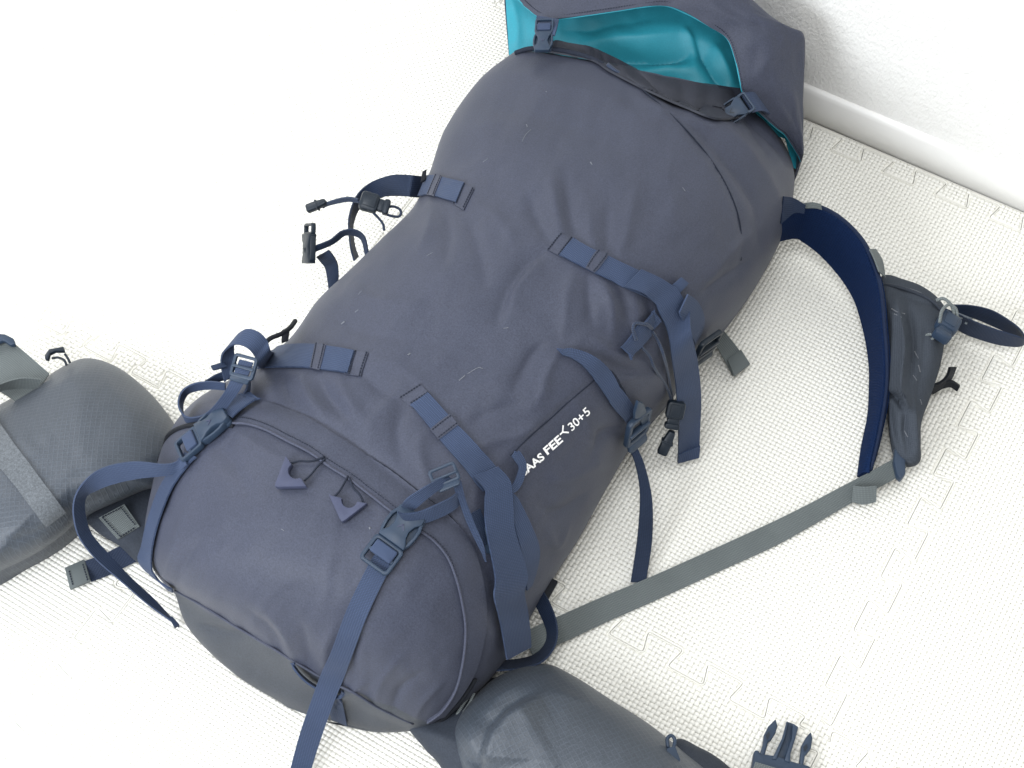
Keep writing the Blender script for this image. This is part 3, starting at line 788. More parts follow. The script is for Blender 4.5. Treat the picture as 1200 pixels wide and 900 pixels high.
# ------------------------------------------------------------------ four daisy loops: tape stitched down, passing under cloth keepers
def daisy(A, B, kA, kB, eA, eB, mat_=None):
    """tape rows A/B (upper, lower edge), keeper quad between kA/kB ends, stitched end patch eA/eB"""
    s = strap('daisy_tape', [(a_[0], a_[1], None, b_[0], b_[1], None) for a_, b_ in zip(A, B)], M['navy'], pack, off=.0022, n=40, thick=.0018, across=6)
    strap('keeper', [(a_[0], a_[1], None, b_[0], b_[1], None) for a_, b_ in zip(kA, kB)], M['body'], s, off=.0034, n=8, thick=.0010, across=6)
    e = strap('stitched_end', [(a_[0], a_[1], None, b_[0], b_[1], None) for a_, b_ in zip(eA, eB)], M['body'], s, off=.0008, n=10, thick=.0010, across=6)
    a0, b0, a1, b1 = eA[0], eB[0], eA[-1], eB[-1]
    L = lambda p, q, f_: (p[0] + (q[0] - p[0]) * f_, p[1] + (q[1] - p[1]) * f_)
    stitches('stitching', [on(L(a0, a1, .12), L(b0, b1, .12)), on(L(a0, a1, .3), L(b0, b1, .3)), on(L(a0, a1, .92), L(b0, b1, .92))], M['thread'], s, off=.0018, r=.0005)
    L2 = lambda f_: on(L(kA[0], kA[-1], f_), L(kB[0], kB[-1], f_))
    stitches('stitching', [L2(.15), L2(.85)], M['thread'], s, off=.0042, r=.0004)
    return s
daisy([(494, 207), (504, 207), (514, 208), (543, 215), (545, 216)], [(484, 231), (494, 231), (504, 230), (533, 238), (535, 239)], [(513, 207), (521, 209)], [(503, 231), (511, 233)], [(541, 214), (556, 222)], [(531, 239), (544, 247)])
daisy([(785, 335), (747, 318), (713, 302), (674, 283), (672, 282)], [(763, 352), (730, 337), (698, 322), (659, 302), (657, 301)], [(712, 301), (699, 295)], [(697, 322), (685, 316)], [(675, 282), (656, 274)], [(660, 303), (641, 293)])
daisy([(316, 413), (324, 409), (344, 406), (372, 406), (413, 412), (415, 413)], [(303, 434), (310, 433), (335, 432), (365, 433), (404, 438), (406, 439)], [(372, 405), (384, 407)], [(365, 434), (377, 436)], [(412, 411), (432, 414)], [(403, 439), (423, 442)])
daisy([(595, 567), (566, 530), (536, 499), (505, 464), (503, 462)], [(564, 576), (542, 547), (515, 516), (485, 479), (483, 477)], [(537, 499), (527, 487)], [(514, 517), (504, 505)], [(506, 464), (492, 450)], [(484, 479), (468, 465)])

# ------------------------------------------------------------------ upper left: looped strap, cord lock, empty buckle; shade on the straps put into their webbing colour
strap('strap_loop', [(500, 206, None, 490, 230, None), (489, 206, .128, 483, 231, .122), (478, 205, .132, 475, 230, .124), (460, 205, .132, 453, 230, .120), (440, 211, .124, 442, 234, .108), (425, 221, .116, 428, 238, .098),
                     (415, 235, .108, 420, 246, .088), (409, 255, .100, 414, 262, .080), (409, 273, .096, 414, 276, .074), (411, 291, .096, 416, 290, .074), (415, 306, .096, 420, 301, .076)], M['navyd'], pack, n=80)
cl = cord_lock('cord_lock', place(P(422, 236, .132), P(456, 246, .126), (0.1, -.3, 1), .024), pack, M['plasd'])
tube('cord', [(420, 234, .136), (409, 232, .134), (396, 234, .130), (384, 238, .126), (378, 241, .124)], .0014, M['cord'], cl)
tube('cord', [(424, 237, .134), (409, 235, .131), (396, 237, .127), (384, 240, .123), (378, 243, .121)], .0014, M['cord'], cl)
tube('cord', [(452, 243, .130), (461, 242, .128), (468, 245, .126), (470, 250, .124), (466, 254, .122), (455, 252, .126), (449, 248, .130)], .0013, M['cord'], cl)
tube('cord', [(437, 249, .130), (444, 256, .125), (449, 263, .12), (450, 270, .115)], .0013, M['cord'], cl)
cord_end('cord_end', place(P(384, 238, .124), P(361, 247, .118), (0, -.2, 1), .016), cl, M['plasd'])
strap('buckle_tape', [(367, 289, .110, 369, 295, .104), (387, 281, .112, 390, 286, .104), (400, 271, .114, 404, 276, .106), (415, 269, .116, 415, 276, .106), (427, 277, .116, 424, 282, .108), (432, 297, .114, 428, 299, .110)], M['navyd'], pack, n=60)
strap('buckle_tape', [(385, 293, .104, 371, 301, .090), (390, 299, .100, 377, 308, .084), (395, 308, .090, 382, 316, .076), (397, 320, .080, 385, 336, .070), (396, 332, .072, 385, 348, .066)], M['navyd'], pack, n=50)
female_half('side_buckle', place(P(366, 309, .092), P(367, 264, .112), (-.75, .05, .65), .040), pack, M['plasd'])
px_prism('tape_end', [(495, 203), (500, 200), (499, 212), (493, 216)], M['blackweb'], pack, z=.14, h=.003)

# ------------------------------------------------------------------ upper right: long folded compression strap, cord with lock
strap('compression_strap', [(747, 318, None, 730, 337, None), (768, 327, None, 748, 345, None), (780, 333, None, 761, 352, None), (786, 337, None, 765, 356, None), (793, 347, None, 770, 366, None), (801, 361, None, 777, 385, None), (810, 390, .165, 787, 418, .150), (817, 423, .120, 792, 451, .108), (821, 463, .074, 795, 500, .060), (820, 503, .036, 795, 528, .026), (819, 535, .010, 794, 541, .008)], M['navy'], pack, n=110, off=.0065, thick=.0017)
strap('strap_loop', [(806, 345, .190, 796, 366, .182), (808, 346, .185, 798, 372, .175), (818, 355, .165, 808, 390, .150), (825, 372, .140, 814, 402, .125), (824, 388, .115, 812, 408, .105)], M['navy'], pack, n=40, off=.004)
px_prism('strap_tab', [(787, 334), (797, 325), (806, 332), (795, 344)], M['navy'], pack, off=.004, h=.0025)
ladder_lock('ladder_buckle', place(S(826, 388, .006), S(815, 410, .006), Sn(820, 395), .020), pack, M['plasd'])
ct = strap('cord_tab', [(723, 408, None, 735, 419, None), (735, 394, None, 746, 405, None), (747, 380, None, 758, 390, None), (763, 362, None, 772, 374, None)], M['navy'], pack, off=.005, n=30, thick=.002)
tube('cord', [(739, 396, None), (737, 387, None), (742, 379, None), (750, 377, None), (755, 382, None)], .0014, M['cord'], ct, off=.008)
tube('cord', [(746, 405, None), (756, 418, None), (767, 431, .150), (780, 451, .110), (787, 470, .085), (790, 490, .07)], .0014, M['cord'], ct, off=.005)
tube('cord', [(757, 386, None), (766, 396, None), (777, 414, .165), (783, 438, .125), (787, 463, .088), (789, 482, .072)], .0014, M['cord'], ct, off=.006)
c2 = cord_lock('cord_lock', place(P(793, 468, .085), P(786, 500, .066), (.3, -.4, .8), .024), pack, M['plasd'])
cord_end('cord_end', place(P(788, 503, .064), P(775, 530, .046), (.3, -.4, .8), .016), c2, M['plasd'])
strap('folded_end', [(820, 522, .022, 795, 532, .021), (819, 536, .0125, 794, 542, .0105)], M['navy'], pack, n=8, thick=.0034)
gs = strap('floor_strap', [(838, 372, .045, 820, 384, .045), (846, 385, .022, 831, 393, .022), (862, 405, .013, 846, 417, .013), (878, 427, .008, 859, 441, .008)], M['grey'], pack, n=30)
px_prism('folded_end', [(852, 423), (868, 411), (879, 428), (860, 442)], M['grey'], gs, z=.011, off=0, h=.003)

# ------------------------------------------------------------------ side pocket strap with ladder lock and its dark tail
strap('pocket_strap', [(652, 412, None, 658, 418, None), (670, 410, None, 669, 421, None), (692, 417, None, 684, 432, None), (710, 433, None, 700, 453, None), (727, 457, None, 716, 477, None), (744, 481, None, 732, 494, None)], M['navy'], pack, off=.004, n=60, thick=.0018)
ladder_lock('ladder_buckle', place(S(741, 480, .006), S(736, 512, .005), Sn(738, 490), .024), pack, M['plas'], wd=.018, ln=.022, th=.0035)
px_prism('buckle_hook', [(745, 468), (751, 470), (757, 486), (757, 493), (750, 497), (746, 488), (741, 489), (741, 482)], M['plas'], pack, off=.007, h=.0035, bevel=.001)
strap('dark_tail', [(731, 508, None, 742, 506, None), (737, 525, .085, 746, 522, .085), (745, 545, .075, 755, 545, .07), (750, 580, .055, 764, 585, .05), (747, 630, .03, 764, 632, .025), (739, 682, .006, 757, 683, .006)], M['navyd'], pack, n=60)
strap('pocket_hem', [(697, 430, None, 700, 426, None), (712, 440, None, 716, 436, None), (722, 455, None, 727, 451, None), (729, 468, None, 734, 466, None)], M['thread'], main_body, off=.002, n=30)

# ------------------------------------------------------------------ mid left: standing loop, ladder lock, tail looping on itself
strap('strap_loop', [(278, 430, 0.168, 263, 448, 0.164), (274, 411, 0.18, 259, 429, 0.176), (276, 396, 0.194, 261, 414, 0.19), (289, 386, 0.204, 274, 404, 0.2), (303, 389, 0.206, 288, 407, 0.202), (313, 399, 0.2, 298, 417, 0.196), (317, 411, 0.19, 302, 429, 0.186), (322, 414, None, 309, 433, None)], M['navy'], pack, n=80)
ladder_lock('ladder_buckle', place(P(291, 417, .205), P(283, 445, .196), (-.1, -.25, 1), .022), pack, M['plas'], wd=.024, ln=.021)
strap('strap_tail', [(281, 421, .204, 297, 425, .204), (273, 440, .198, 289, 444, .198), (261, 462, .185, 277, 463, .184), (244, 482, .165, 259, 485, .164), (229, 489, .150, 236, 495, .140), (216, 487, .142, 219, 495, .130), (209, 474, .140, 214, 477, .126), (213, 459, .144, 219, 463, .130), (226, 450, .150, 230, 458, .138), (246, 447, .158, 247, 456, .148), (264, 449, .166, 264, 457, .158)], M['navy'], pack, n=110)
strap('strap_tail', [(290, 444, .180, 295, 444, None), (289, 455, .178, 295, 456, None), (285, 466, None, 294, 467, None)], M['navy'], pack, n=24, off=.003)
px_prism('tape_end', [(247, 430), (263, 425), (267, 431), (250, 435)], M['navyd'], pack, z=.175, h=.0025)
strap('strap_tail', [(240, 447, .150, 243, 452, .14), (255, 438, .158, 260, 446, .15), (272, 433, .166, 278, 443, .16)], M['navyd'], pack, n=24)
tube('cord', [(310, 402, .165), (318, 396, .168), (330, 391, .168), (340, 384, .160), (346, 376, .150)], .0022, M['blackweb'], pack)
px_prism('tape_end', [(331, 388), (340, 386), (338, 400), (330, 403)], M['blackweb'], pack, z=.150, h=.003)

# ------------------------------------------------------------------ lower left buckle and its webbing
lb = side_release('side_release_buckle', place(S(272, 489, .004), S(217, 536, .004), Sn(245, 512), .0555), pack, M['plas'])
strap('buckle_strap', [(262, 484, None, 276, 496, None), (273, 475, None, 286, 487, None), (285, 468, None, 298, 479, None), (300, 465, None, 311, 472, None)], M['navy'], pack, off=.007, n=30)
strap('buckle_strap', [(221, 532, None, 234, 538, None), (212, 541, None, 226, 545, None), (191, 574, None, 207, 571, None), (177, 613, None, 193, 604, None), (166, 640, .085, 184, 636, None), (162, 655, .075, 182, 663, None), (170, 668, .065, 184, 676, None), (190, 688, None, 198, 686, None), (200, 693, None, 206, 691, None)], M['navy'], pack, off=.0035, n=80)
strap('loose_strap', [(221, 536, None, 226, 548, None), (206, 541, .150, 209, 553, .142), (191, 544, .148, 195, 557, .136), (156, 541, .140, 160, 561, .124), (121, 548, .128, 130, 568, .112), (100, 563, .118, 112, 575, .100), (88, 582, .108, 101, 582, .090), (86, 604, .095, 99, 598, .080), (93, 630, .078, 106, 624, .066), (113, 656, .058, 126, 648, .050), (143, 682, .040, 152, 676, .032), (173, 708, .022, 182, 704, .015), (204, 730, .010, 210, 735, .003)], M['navy'], pack, n=120, off=.006)
px_prism('tape_end', [(197, 722), (203, 724), (211, 733), (205, 737)], M['navyd'], pack, z=.008, h=.003)

# ------------------------------------------------------------------ lower right buckle and its webbing
side_release('side_release_buckle', place(S(485, 604, .006), S(437, 666, .004), Sn(460, 635), .0555), pack, M['plas'])
strap('long_strap', [(440, 650, None, 463, 660, None), (432, 663, None, 456, 669, None), (408, 712, None, 433, 718, None), (389, 759, None, 414, 769, None), (376, 790, .098, 402, 797, .094), (364, 823, .070, 389, 829, .066), (351, 861, .042, 376, 866, .038), (341, 898, .020, 365, 901, .016), (328, 948, .003, 352, 950, .003)], M['navy'], pack, off=.004, n=110, thick=.0017)
strap('buckle_strap', [(468, 598, None, 480, 603, None), (476, 585, .222, 490, 593, .214), (497, 571, .226, 506, 580, .218), (514, 561, .222, 523, 568, .216), (522, 556, .219, 530, 562, .215)], M['navy'], pack, n=40)
strap('buckle_strap', [(466, 600, .218, 470, 605, .208), (474, 602, .214, 478, 611, .202), (490, 600, .212, 494, 613, .198), (508, 593, .212, 511, 608, .198), (528, 583, .208, 531, 598, .196), (539, 574, .202, 541, 588, .192)], M['navy'], pack, n=50)
ladder_lock('ladder_buckle', place(P(516, 546, .222), P(526, 570, .214), (.1, -.2, 1), .020), pack, M['plas'], wd=.026, ln=.018)
strap('strap_tail', [(530, 566, .212, 540, 563, .210), (537, 585, .200, 545, 584, .198), (547, 612, .185, 555, 611, .183), (556, 640, None, 563, 638, None), (561, 657, None, 566, 656, None)], M['navy'], pack, n=40, off=.006)

# ------------------------------------------------------------------ mid right: folded hanging strap with loops behind it
strap('compression_strap', [(580, 548, None, 553, 560, None), (591, 562, None, 562, 574, None), (593, 574, None, 562, 585, None), (594, 596, None, 562, 605, None), (596, 620, None, 565, 628, None), (608, 668, None, 573, 673, None), (614, 694, .115, 579, 699, .146), (618, 716, .095, 585, 724, .120), (621, 740, .075, 590, 750, .098), (622, 758, .058, 594, 773, .078)], M['navy'], pack, off=.0085, n=90, thick=.0017)
strap('strap_loop', [(590, 573, None, 597, 581, None), (603, 584, None, 596, 596, None), (614, 607, None, 600, 622, None), (626, 638, None, 608, 655, None), (624, 662, None, 610, 674, None), (617, 684, None, 611, 690, None)], M['navy'], pack, off=.005, n=50)
strap('strap_loop', [(600, 528, None, 596, 535, None), (606, 530, None, 600, 540, None), (612, 542, None, 604, 547, None), (611, 556, None, 602, 556, None), (604, 571, None, 597, 566, None), (592, 582, None, 586, 574, None)], M['navy'], pack, off=.006, n=50)
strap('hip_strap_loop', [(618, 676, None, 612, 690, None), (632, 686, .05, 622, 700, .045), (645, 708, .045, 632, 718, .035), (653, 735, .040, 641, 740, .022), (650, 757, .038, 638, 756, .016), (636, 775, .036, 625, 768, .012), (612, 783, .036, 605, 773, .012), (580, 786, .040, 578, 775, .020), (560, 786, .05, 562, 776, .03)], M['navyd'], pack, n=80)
ladder_lock('ladder_buckle', place(S(584, 612, .0005), S(588, 645, .0005), Sn(586, 628), .024), pack, M['plas'], wd=.036, ln=.024)
px_prism('strap_tab', [(634, 672), (654, 683), (641, 706), (624, 694)], M['blackweb'], pack, z=.035, h=.004)
px_prism('strap_tab', [(620, 688), (630, 672), (634, 674), (626, 692)], M['plas'], pack, z=.045, h=.004)
strap('grey_tape', [(548, 604, None, 560, 596, None), (556, 622, None, 567, 615, None), (560, 640, None, 570, 636, None)], M['navyd'], pack, off=.003, n=20)

# ------------------------------------------------------------------ tool loop at the base
strap('tool_loop', [(342, 775, None, 346, 774, None), (346, 786, .092, 350, 783, None), (357, 798, .086, 361, 794, None), (372, 808, .080, 376, 804, None), (388, 817, .074, 391, 812, None), (398, 819, .072, 400, 813, None), (405, 812, .076, 402, 808, None)], M['navy'], pack, n=50, off=.002)
strap('tool_loop_tape', [(384, 816, None, 400, 817, None), (387, 828, None, 404, 832, None), (390, 840, None, 408, 848, None)], M['navy'], base_panel, off=.002, n=20)

# ------------------------------------------------------------------ zip pulls with cords
def zip_pull(corner, tip1, tip2, notch, r, cords):
    c, t1, t2, nn = (np.array(q, float) for q in (corner, tip1, tip2, notch))
    a1 = math.atan2(*(t1 - nn)[::-1]); a2 = math.atan2(*(t2 - nn)[::-1]); ac = math.atan2(*(c - nn)[::-1])
    def sweep(a_, b_, via):
        d = (b_ - a_) % (2 * math.pi); dv = (via - a_) % (2 * math.pi)
        if dv > d: d -= 2 * math.pi
        return [a_ + d * k / 9 for k in range(10)]
    arc = [tuple(nn + r * np.array([math.cos(q), math.sin(q)])) for q in sweep(a2, a1, ac)]
    e1 = (t1 - c) / np.linalg.norm(t1 - c); e2 = (t2 - c) / np.linalg.norm(t2 - c)
    cor = [tuple(c + e1 * 5), tuple(c + (e1 + e2) * .9), tuple(c + e2 * 5)]
    poly = [tuple(t1)] + cor + [tuple(t2)] + arc
    o = px_prism('zip_pull', poly, M['pull'], pack, off=.002, h=.0052, bevel=.0007)
    for q in cords: tube('cord', on(*q), .0009, M['thread'], o, off=.0035, n=24)
zip_pull((323, 574), (337, 537), (361, 573), (349, 555), 9.2, ([(341, 545), (352, 543), (366, 543), (381, 538)], [(358, 566), (366, 558), (373, 549), (382, 540)]))
zip_pull((402, 615), (387, 582), (432, 592), (411, 588), 9.2, ([(392, 585), (399, 577), (404, 568), (408, 560)], [(427, 592), (422, 581), (414, 573), (410, 562)]))
zp = tube('zip_puller', [(553, 810, .04), (545, 822, .035), (535, 838, .03), (531, 846, .028)], .0014, M['greycord'], pack)
tube('zip_puller', [(556, 812, .04), (549, 826, .034), (539, 840, .03), (533, 847, .028)], .0011, M['greycord'], pack)
px_prism('zip_stop', [(509, 846), (515, 846), (516, 849), (510, 850)], M['print'], pack, z=.012, h=.001)
# ------------------------------------------------------------------ lid thrown back: slate hood over a teal lining
def Pv(*pts): return [tuple(P(*q)) for q in pts]
hood_edge = [(604, -4, .165), (618, 10, .168), (632, 20, .172), (652, 23, .180), (690, 18, .190), (724, 13, .196), (757, 8, .200), (780, 7, .200), (802, 15, .196), (828, 29, .190), (851, 44, .182), (861, 68, .172), (867, 95, .160), (871, 110, .150), (885, 127, .135), (909, 150, .112), (920, 159, .100), (934, 180, .080), (938, 189, .070)]
# hood: from the opening edge outward over the crown and down to the mat behind
edge3 = cr(Pv(*hood_edge), 110)
crown = [(575, -80, .13), (610, -90, .16), (660, -100, .185), (720, -100, .20), (775, -85, .205), (822, -58, .205), (858, -25, .20), (882, 1, .192), (909, 25, .182), (930, 36, .172), (941, 43, .164), (942, 62, .150), (941, 88, .136), (940, 115, .120), (940, 140, .104), (940, 165, .086), (939, 187, .066)]
outer_rim = [(x - 12 if x > 900 else x, y + (34 if y > 20 else 60), .02) for x, y, z in crown]
# visible kink (909,26)-(941,41): the hood's side turns down there
crown3 = cr(Pv(*crown), 110); rim3 = cr(Pv(*outer_rim), 110)
rows = []
for s in np.linspace(0, 1, 46):
    if s < .62:
        k = s / .62; q = edge3 * (1 - k) + crown3 * k; q[:, 2] += .012 * math.sin(k * math.pi)
    else:
        k = (s - .62) / .38; q = crown3 * (1 - k) + rim3 * k
    rows.append(q)
X = np.stack(rows)
sI, cI = np.meshgrid(np.linspace(0, 1, 46), np.linspace(0, 1, 110), indexing='ij')
w_ = np.clip(sI * 6, 0, 1)
X[..., 2] += (noise2(cI * 9, sI * 4, 21, 3) * .0035 + np.sin(cI * 46 + sI * 5) * .0012 * np.clip(1 - sI * 1.6, 0, 1)) * (0.35 + .65 * w_)
lid = grid_sheet('lid_hood', [[tuple(v) for v in r] for r in X], M['body'], pack, thick=.0022)
tube3('lid_binding', [tuple(v) for v in cr(Pv(*hood_edge), 60)], .0007, M['teal'], lid, n=110)
stitches('lid_stitching', [[(x + 2.2, y - 5.0 if x < 850 else y - 1.5, z + .0035) for x, y, z in hood_edge]], M['thread'], lid, off=.001)
# the fold where the hood's crown turns into its side
# teal lining: the under layer of the lid, seen through the mouth
tl = coons(Pv((588, -60, .15), (650, -50, .165), (720, -40, .168), (790, -25, .165), (845, 12, .155), (882, 66, .130)),
           Pv((597, 70, .115), (640, 72, .118), (700, 88, .120), (770, 118, .118), (840, 140, .112), (905, 170, .085)),
           Pv((588, -60, .15), (591, -20, .146), (594, 20, .136), (597, 70, .115)),
           Pv((882, 66, .130), (890, 95, .118), (898, 130, .104), (905, 170, .085)), 70, 130)
# frame position of each lining point, for its folds
rel = (tl - np.array(CAM)) @ np.array(ROT)
tpx = 600 + FPX * rel[..., 0] / -rel[..., 2]; tpy = 450 - FPX * rel[..., 1] / -rel[..., 2]
tz = np.zeros_like(tpx)
for pts, wd, am in [([(680, 50), (740, 49), (800, 40)], 12, .008), ([(684, 66), (735, 68), (790, 66), (812, 60)], 8, -.014), ([(690, 84), (750, 86), (812, 80)], 10, .007),
                    ([(812, 44), (824, 66), (838, 90), (852, 104)], 6, -.010), ([(800, 36), (812, 50), (818, 66)], 6, .007), ([(836, 52), (850, 78), (860, 100)], 6, .005),
                    ([(655, 34), (700, 32), (760, 24)], 9, -.005), ([(600, 0), (606, 30), (606, 58)], 6, .004), ([(700, 96), (760, 99), (820, 96)], 6, -.006)]:
    tz += crease(tpx, tpy, pts, wd * 1.15, am * .9)
tl[..., 2] += tz + noise2(tpx / 30, tpy / 30, 9, 2) * .002
lining = grid_sheet('lid_lining', [[tuple(v) for v in r] for r in tl], M['teal'], pack, thick=.0012)
tube3('lining_binding', Pv((588, -60, .132), (591, -20, .130), (594, 20, .126), (598, 66, .117)), .0014, M['navyd'], lining, n=40)
strap('lining_corner', [(884, 130, .118, 912, 138, .096), (898, 144, .104, 926, 152, .082), (908, 158, .090, 932, 164, .070), (918, 160, .082, 936, 176, .062), (924, 176, .066, 938, 188, .050), (929, 196, .050, 934, 199, .046)], M['teal'], lid, n=24)
# gathered collar behind the rim
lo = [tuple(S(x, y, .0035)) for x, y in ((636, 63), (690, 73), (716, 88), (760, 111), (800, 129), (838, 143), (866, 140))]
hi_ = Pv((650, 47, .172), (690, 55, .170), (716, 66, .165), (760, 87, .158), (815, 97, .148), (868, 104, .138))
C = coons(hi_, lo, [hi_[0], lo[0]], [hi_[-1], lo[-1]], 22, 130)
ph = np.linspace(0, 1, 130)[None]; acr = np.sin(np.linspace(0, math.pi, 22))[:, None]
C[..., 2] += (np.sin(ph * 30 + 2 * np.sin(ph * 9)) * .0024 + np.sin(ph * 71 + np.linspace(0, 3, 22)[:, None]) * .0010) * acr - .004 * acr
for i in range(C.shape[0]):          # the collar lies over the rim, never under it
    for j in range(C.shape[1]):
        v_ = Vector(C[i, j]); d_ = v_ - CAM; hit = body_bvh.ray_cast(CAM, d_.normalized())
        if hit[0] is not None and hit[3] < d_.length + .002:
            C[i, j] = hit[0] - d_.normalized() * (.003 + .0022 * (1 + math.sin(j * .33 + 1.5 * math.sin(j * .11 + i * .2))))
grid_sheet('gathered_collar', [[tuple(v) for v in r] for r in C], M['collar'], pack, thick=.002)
tube('rim_binding', [(604, 62, .160), (622, 57, .168), (652, 58, .176), (690, 67, .178), (716, 81, .178), (745, 97, .174), (765, 108, .170)], .0024, M['thread'], pack, n=50)
tube('drawcord', [(712, 76, .182), (722, 84, .182), (738, 92, .180), (752, 99, .176), (762, 104, .172)], .0024, M['cord'], pack, n=30)
# lid buckles
fb = side_release('lid_buckle', place(P(636, 62, .186), P(639, 24, .192), (-.05, -.2, 1), .0555), pack, M['plas'])
strap('lid_strap', [(629, 19, .184, 655, 23, .190), (628, 28, .188, 653, 32, .194), (627, 38, .188, 650, 42, .194)], M['navy'], pack, n=20)
female_half('lid_buckle', place(P(846, 140, .150), P(879, 118, .160), (.15, -.35, .9), .042), pack, M['plas'])
strap('lid_strap', [(868, 110, .160, 882, 132, .150), (880, 108, .155, 893, 130, .142), (890, 112, .140, 902, 134, .128)], M['navy'], pack, n=16)
# ------------------------------------------------------------------ right shoulder strap with mesh pocket
so = [(905, 262, .10), (922, 250, .095), (940, 242, .092), (958, 242, .090), (985, 256, .086), (1011, 283, .080), (1026, 317, .074), (1033, 345, .068), (1037, 389, .060), (1040, 430, .052), (1038, 465, .046), (1034, 490, .040), (1027, 524, .032), (1019, 555, .022)]
si = [(900, 284, .07), (914, 280, .055), (930, 277, .045), (942, 281, .038), (964, 298, .032), (988, 325, .026), (1004, 351, .022), (1012, 375, .018), (1018, 400, .016), (1022, 430, .014), (1022, 462, .012), (1020, 490, .012), (1013, 524, .010), (1008, 560, .009)]
q = cr([(*P(*a_), *P(*b_)) for a_, b_ in zip(so, si)], 110)
C = []
for r in q:
    a_ = Vector(r[:3]); b_ = Vector(r[3:]); mid = []
    for k in range(9):
        s = k / 8; p_ = a_.lerp(b_, s); p_.z += .004 * math.sin(s * math.pi); mid.append(p_)
    C.append(mid)
shoulder = grid_sheet('shoulder_strap', C, M['pad'], pack, thick=.007)
for sgn, pts in ((1, [tuple(r[:3]) for r in q[::6]]), (1, [tuple(r[3:]) for r in q[::6]])):
    tube3('edge_binding', pts, .0020, M['binding'], shoulder, n=110)
strap('strap_anchor', [(918, 230, .12, 915, 262, .10), (930, 232, .11, 930, 250, .098), (944, 240, .102, 942, 250, .094)], M['navyd'], pack, n=20)
strap('load_strap', [(942, 238, .098, 944, 244, .094), (953, 237, .098, 955, 244, .094), (962, 239, .096, 963, 246, .092)], M['grey'], pack, n=12)
strap('load_strap', [(1019, 292, .088, 1026, 292, .080), (1024, 302, .086, 1034, 306, .074), (1030, 318, .080, 1037, 325, .066)], M['grey'], pack, n=16)
pk_out = [(1031, 330), (1040, 322), (1058, 327), (1078, 334), (1097, 347), (1108, 362), (1110, 380), (1107, 402), (1101, 432), (1090, 466), (1080, 495), (1079, 520), (1078, 541), (1063, 545), (1050, 534), (1044, 512), (1040, 480), (1037, 465), (1037, 420), (1034, 375)]
pocket, on_p = pillow('mesh_pocket', pk_out, .030, .062, M['pocketmesh'], pack, n=2.6, uv_rot=.4, z_bot=.004,
    creases=[([(1036, 345), (1065, 350), (1095, 360), (1106, 372)], 5, -.006), ([(1040, 462), (1050, 466), (1060, 480)], 4, -.014), ([(1046, 455), (1058, 462), (1066, 478)], 4, .013), ([(1050, 350), (1060, 400), (1056, 450), (1062, 480)], 5, .010), ([(1062, 350), (1070, 400), (1066, 450)], 6, -.009),
             ([(1062, 480), (1060, 505), (1066, 535)], 6, -.008), ([(1085, 380), (1080, 430), (1072, 480)], 9, -.006), ([(1042, 470), (1045, 500), (1056, 530)], 6, -.006)])
tube3('pocket_hem', [tuple(on_p(x, y, .001)) for x, y in ((1034, 334), (1050, 337), (1070, 343), (1090, 352), (1104, 366))], .0020, M['greymesh'], pocket, n=30)
for q_ in ([(1045, 362), (1052, 366), (1060, 368)], [(1048, 368), (1056, 372)], [(1062, 338), (1070, 340), (1080, 344)], [(1072, 412), (1076, 420)], [(1076, 428), (1078, 436)], [(1070, 440), (1074, 446)], [(1078, 468), (1080, 474)], [(1060, 505), (1064, 512)]):
    tube3('scuff_mark', [tuple(on_p(x, y, .0003)) for x, y in q_], .0005, M['lint'], pocket, n=8, sides=5)
pc = cord_lock('cord_lock', place(on_p(1106, 378, .004), on_p(1096, 402, .002), (.2, -.3, 1), .024), pack, M['plas'])
def up(x, y, z): return tuple(P(x, y, z))
tube3('cord', [up(1101, 378, .066), up(1104, 364, .068), up(1112, 357, .066), up(1120, 362, .062), up(1121, 374, .058), up(1114, 384, .056)], .0016, M['greycord'], pc, n=40)
tube3('cord', [up(1097, 352, .064), up(1106, 350, .066), up(1115, 358, .064), up(1117, 370, .06), up(1108, 381, .06)], .0016, M['greycord'], pc, n=40)
tube3('cord', [up(1098, 394, .060), up(1088, 392, .056), up(1080, 398, .050), up(1076, 402, .048), up(1081, 404, .048), up(1090, 399, .054), up(1098, 392, .060)], .0013, M['greycord'], pc, n=40)
# hanging loop with lettering, and a black clip behind the pocket
lf = strap('webbing_loop', [(1112, 357, .030, 1120, 367, .022), (1138, 358, .032, 1142, 373, .016), (1163, 364, .032, 1168, 384, .014), (1186, 378, .032, 1190, 394, .014), (1197, 388, .034, 1200, 398, .016), (1200, 396, .036, 1199, 404, .018), (1192, 394, .040, 1190, 406, .018), (1176, 389, .042, 1172, 404, .018), (1158, 383, .044, 1153, 399, .018), (1138, 375, .046, 1131, 391, .020), (1118, 366, .048, 1113, 380, .026), (1104, 360, .046, 1100, 372, .030)], M['navyd'], pack, n=110)
strap('clip_arm', [(1090, 452, .03, 1093, 459, .022), (1102, 448, .03, 1105, 452, .022), (1110, 440, .03, 1114, 444, .022), (1113, 430, .03, 1120, 430, .024)], M['blackweb'], pack, n=20, thick=.003)
strap('clip_arm', [(1090, 456, .025, 1092, 462, .02), (1104, 448, .026, 1104, 455, .02), (1114, 446, .026, 1114, 453, .018), (1125, 452, .022, 1122, 458, .016)], M['blackweb'], pack, n=20, thick=.003)
px_prism('strap_buckle', [(1047, 526), (1055, 524), (1059, 535), (1059, 560), (1054, 567), (1049, 562), (1045, 545)], M['plas'], pack, z=.030, h=.010, bevel=.002)
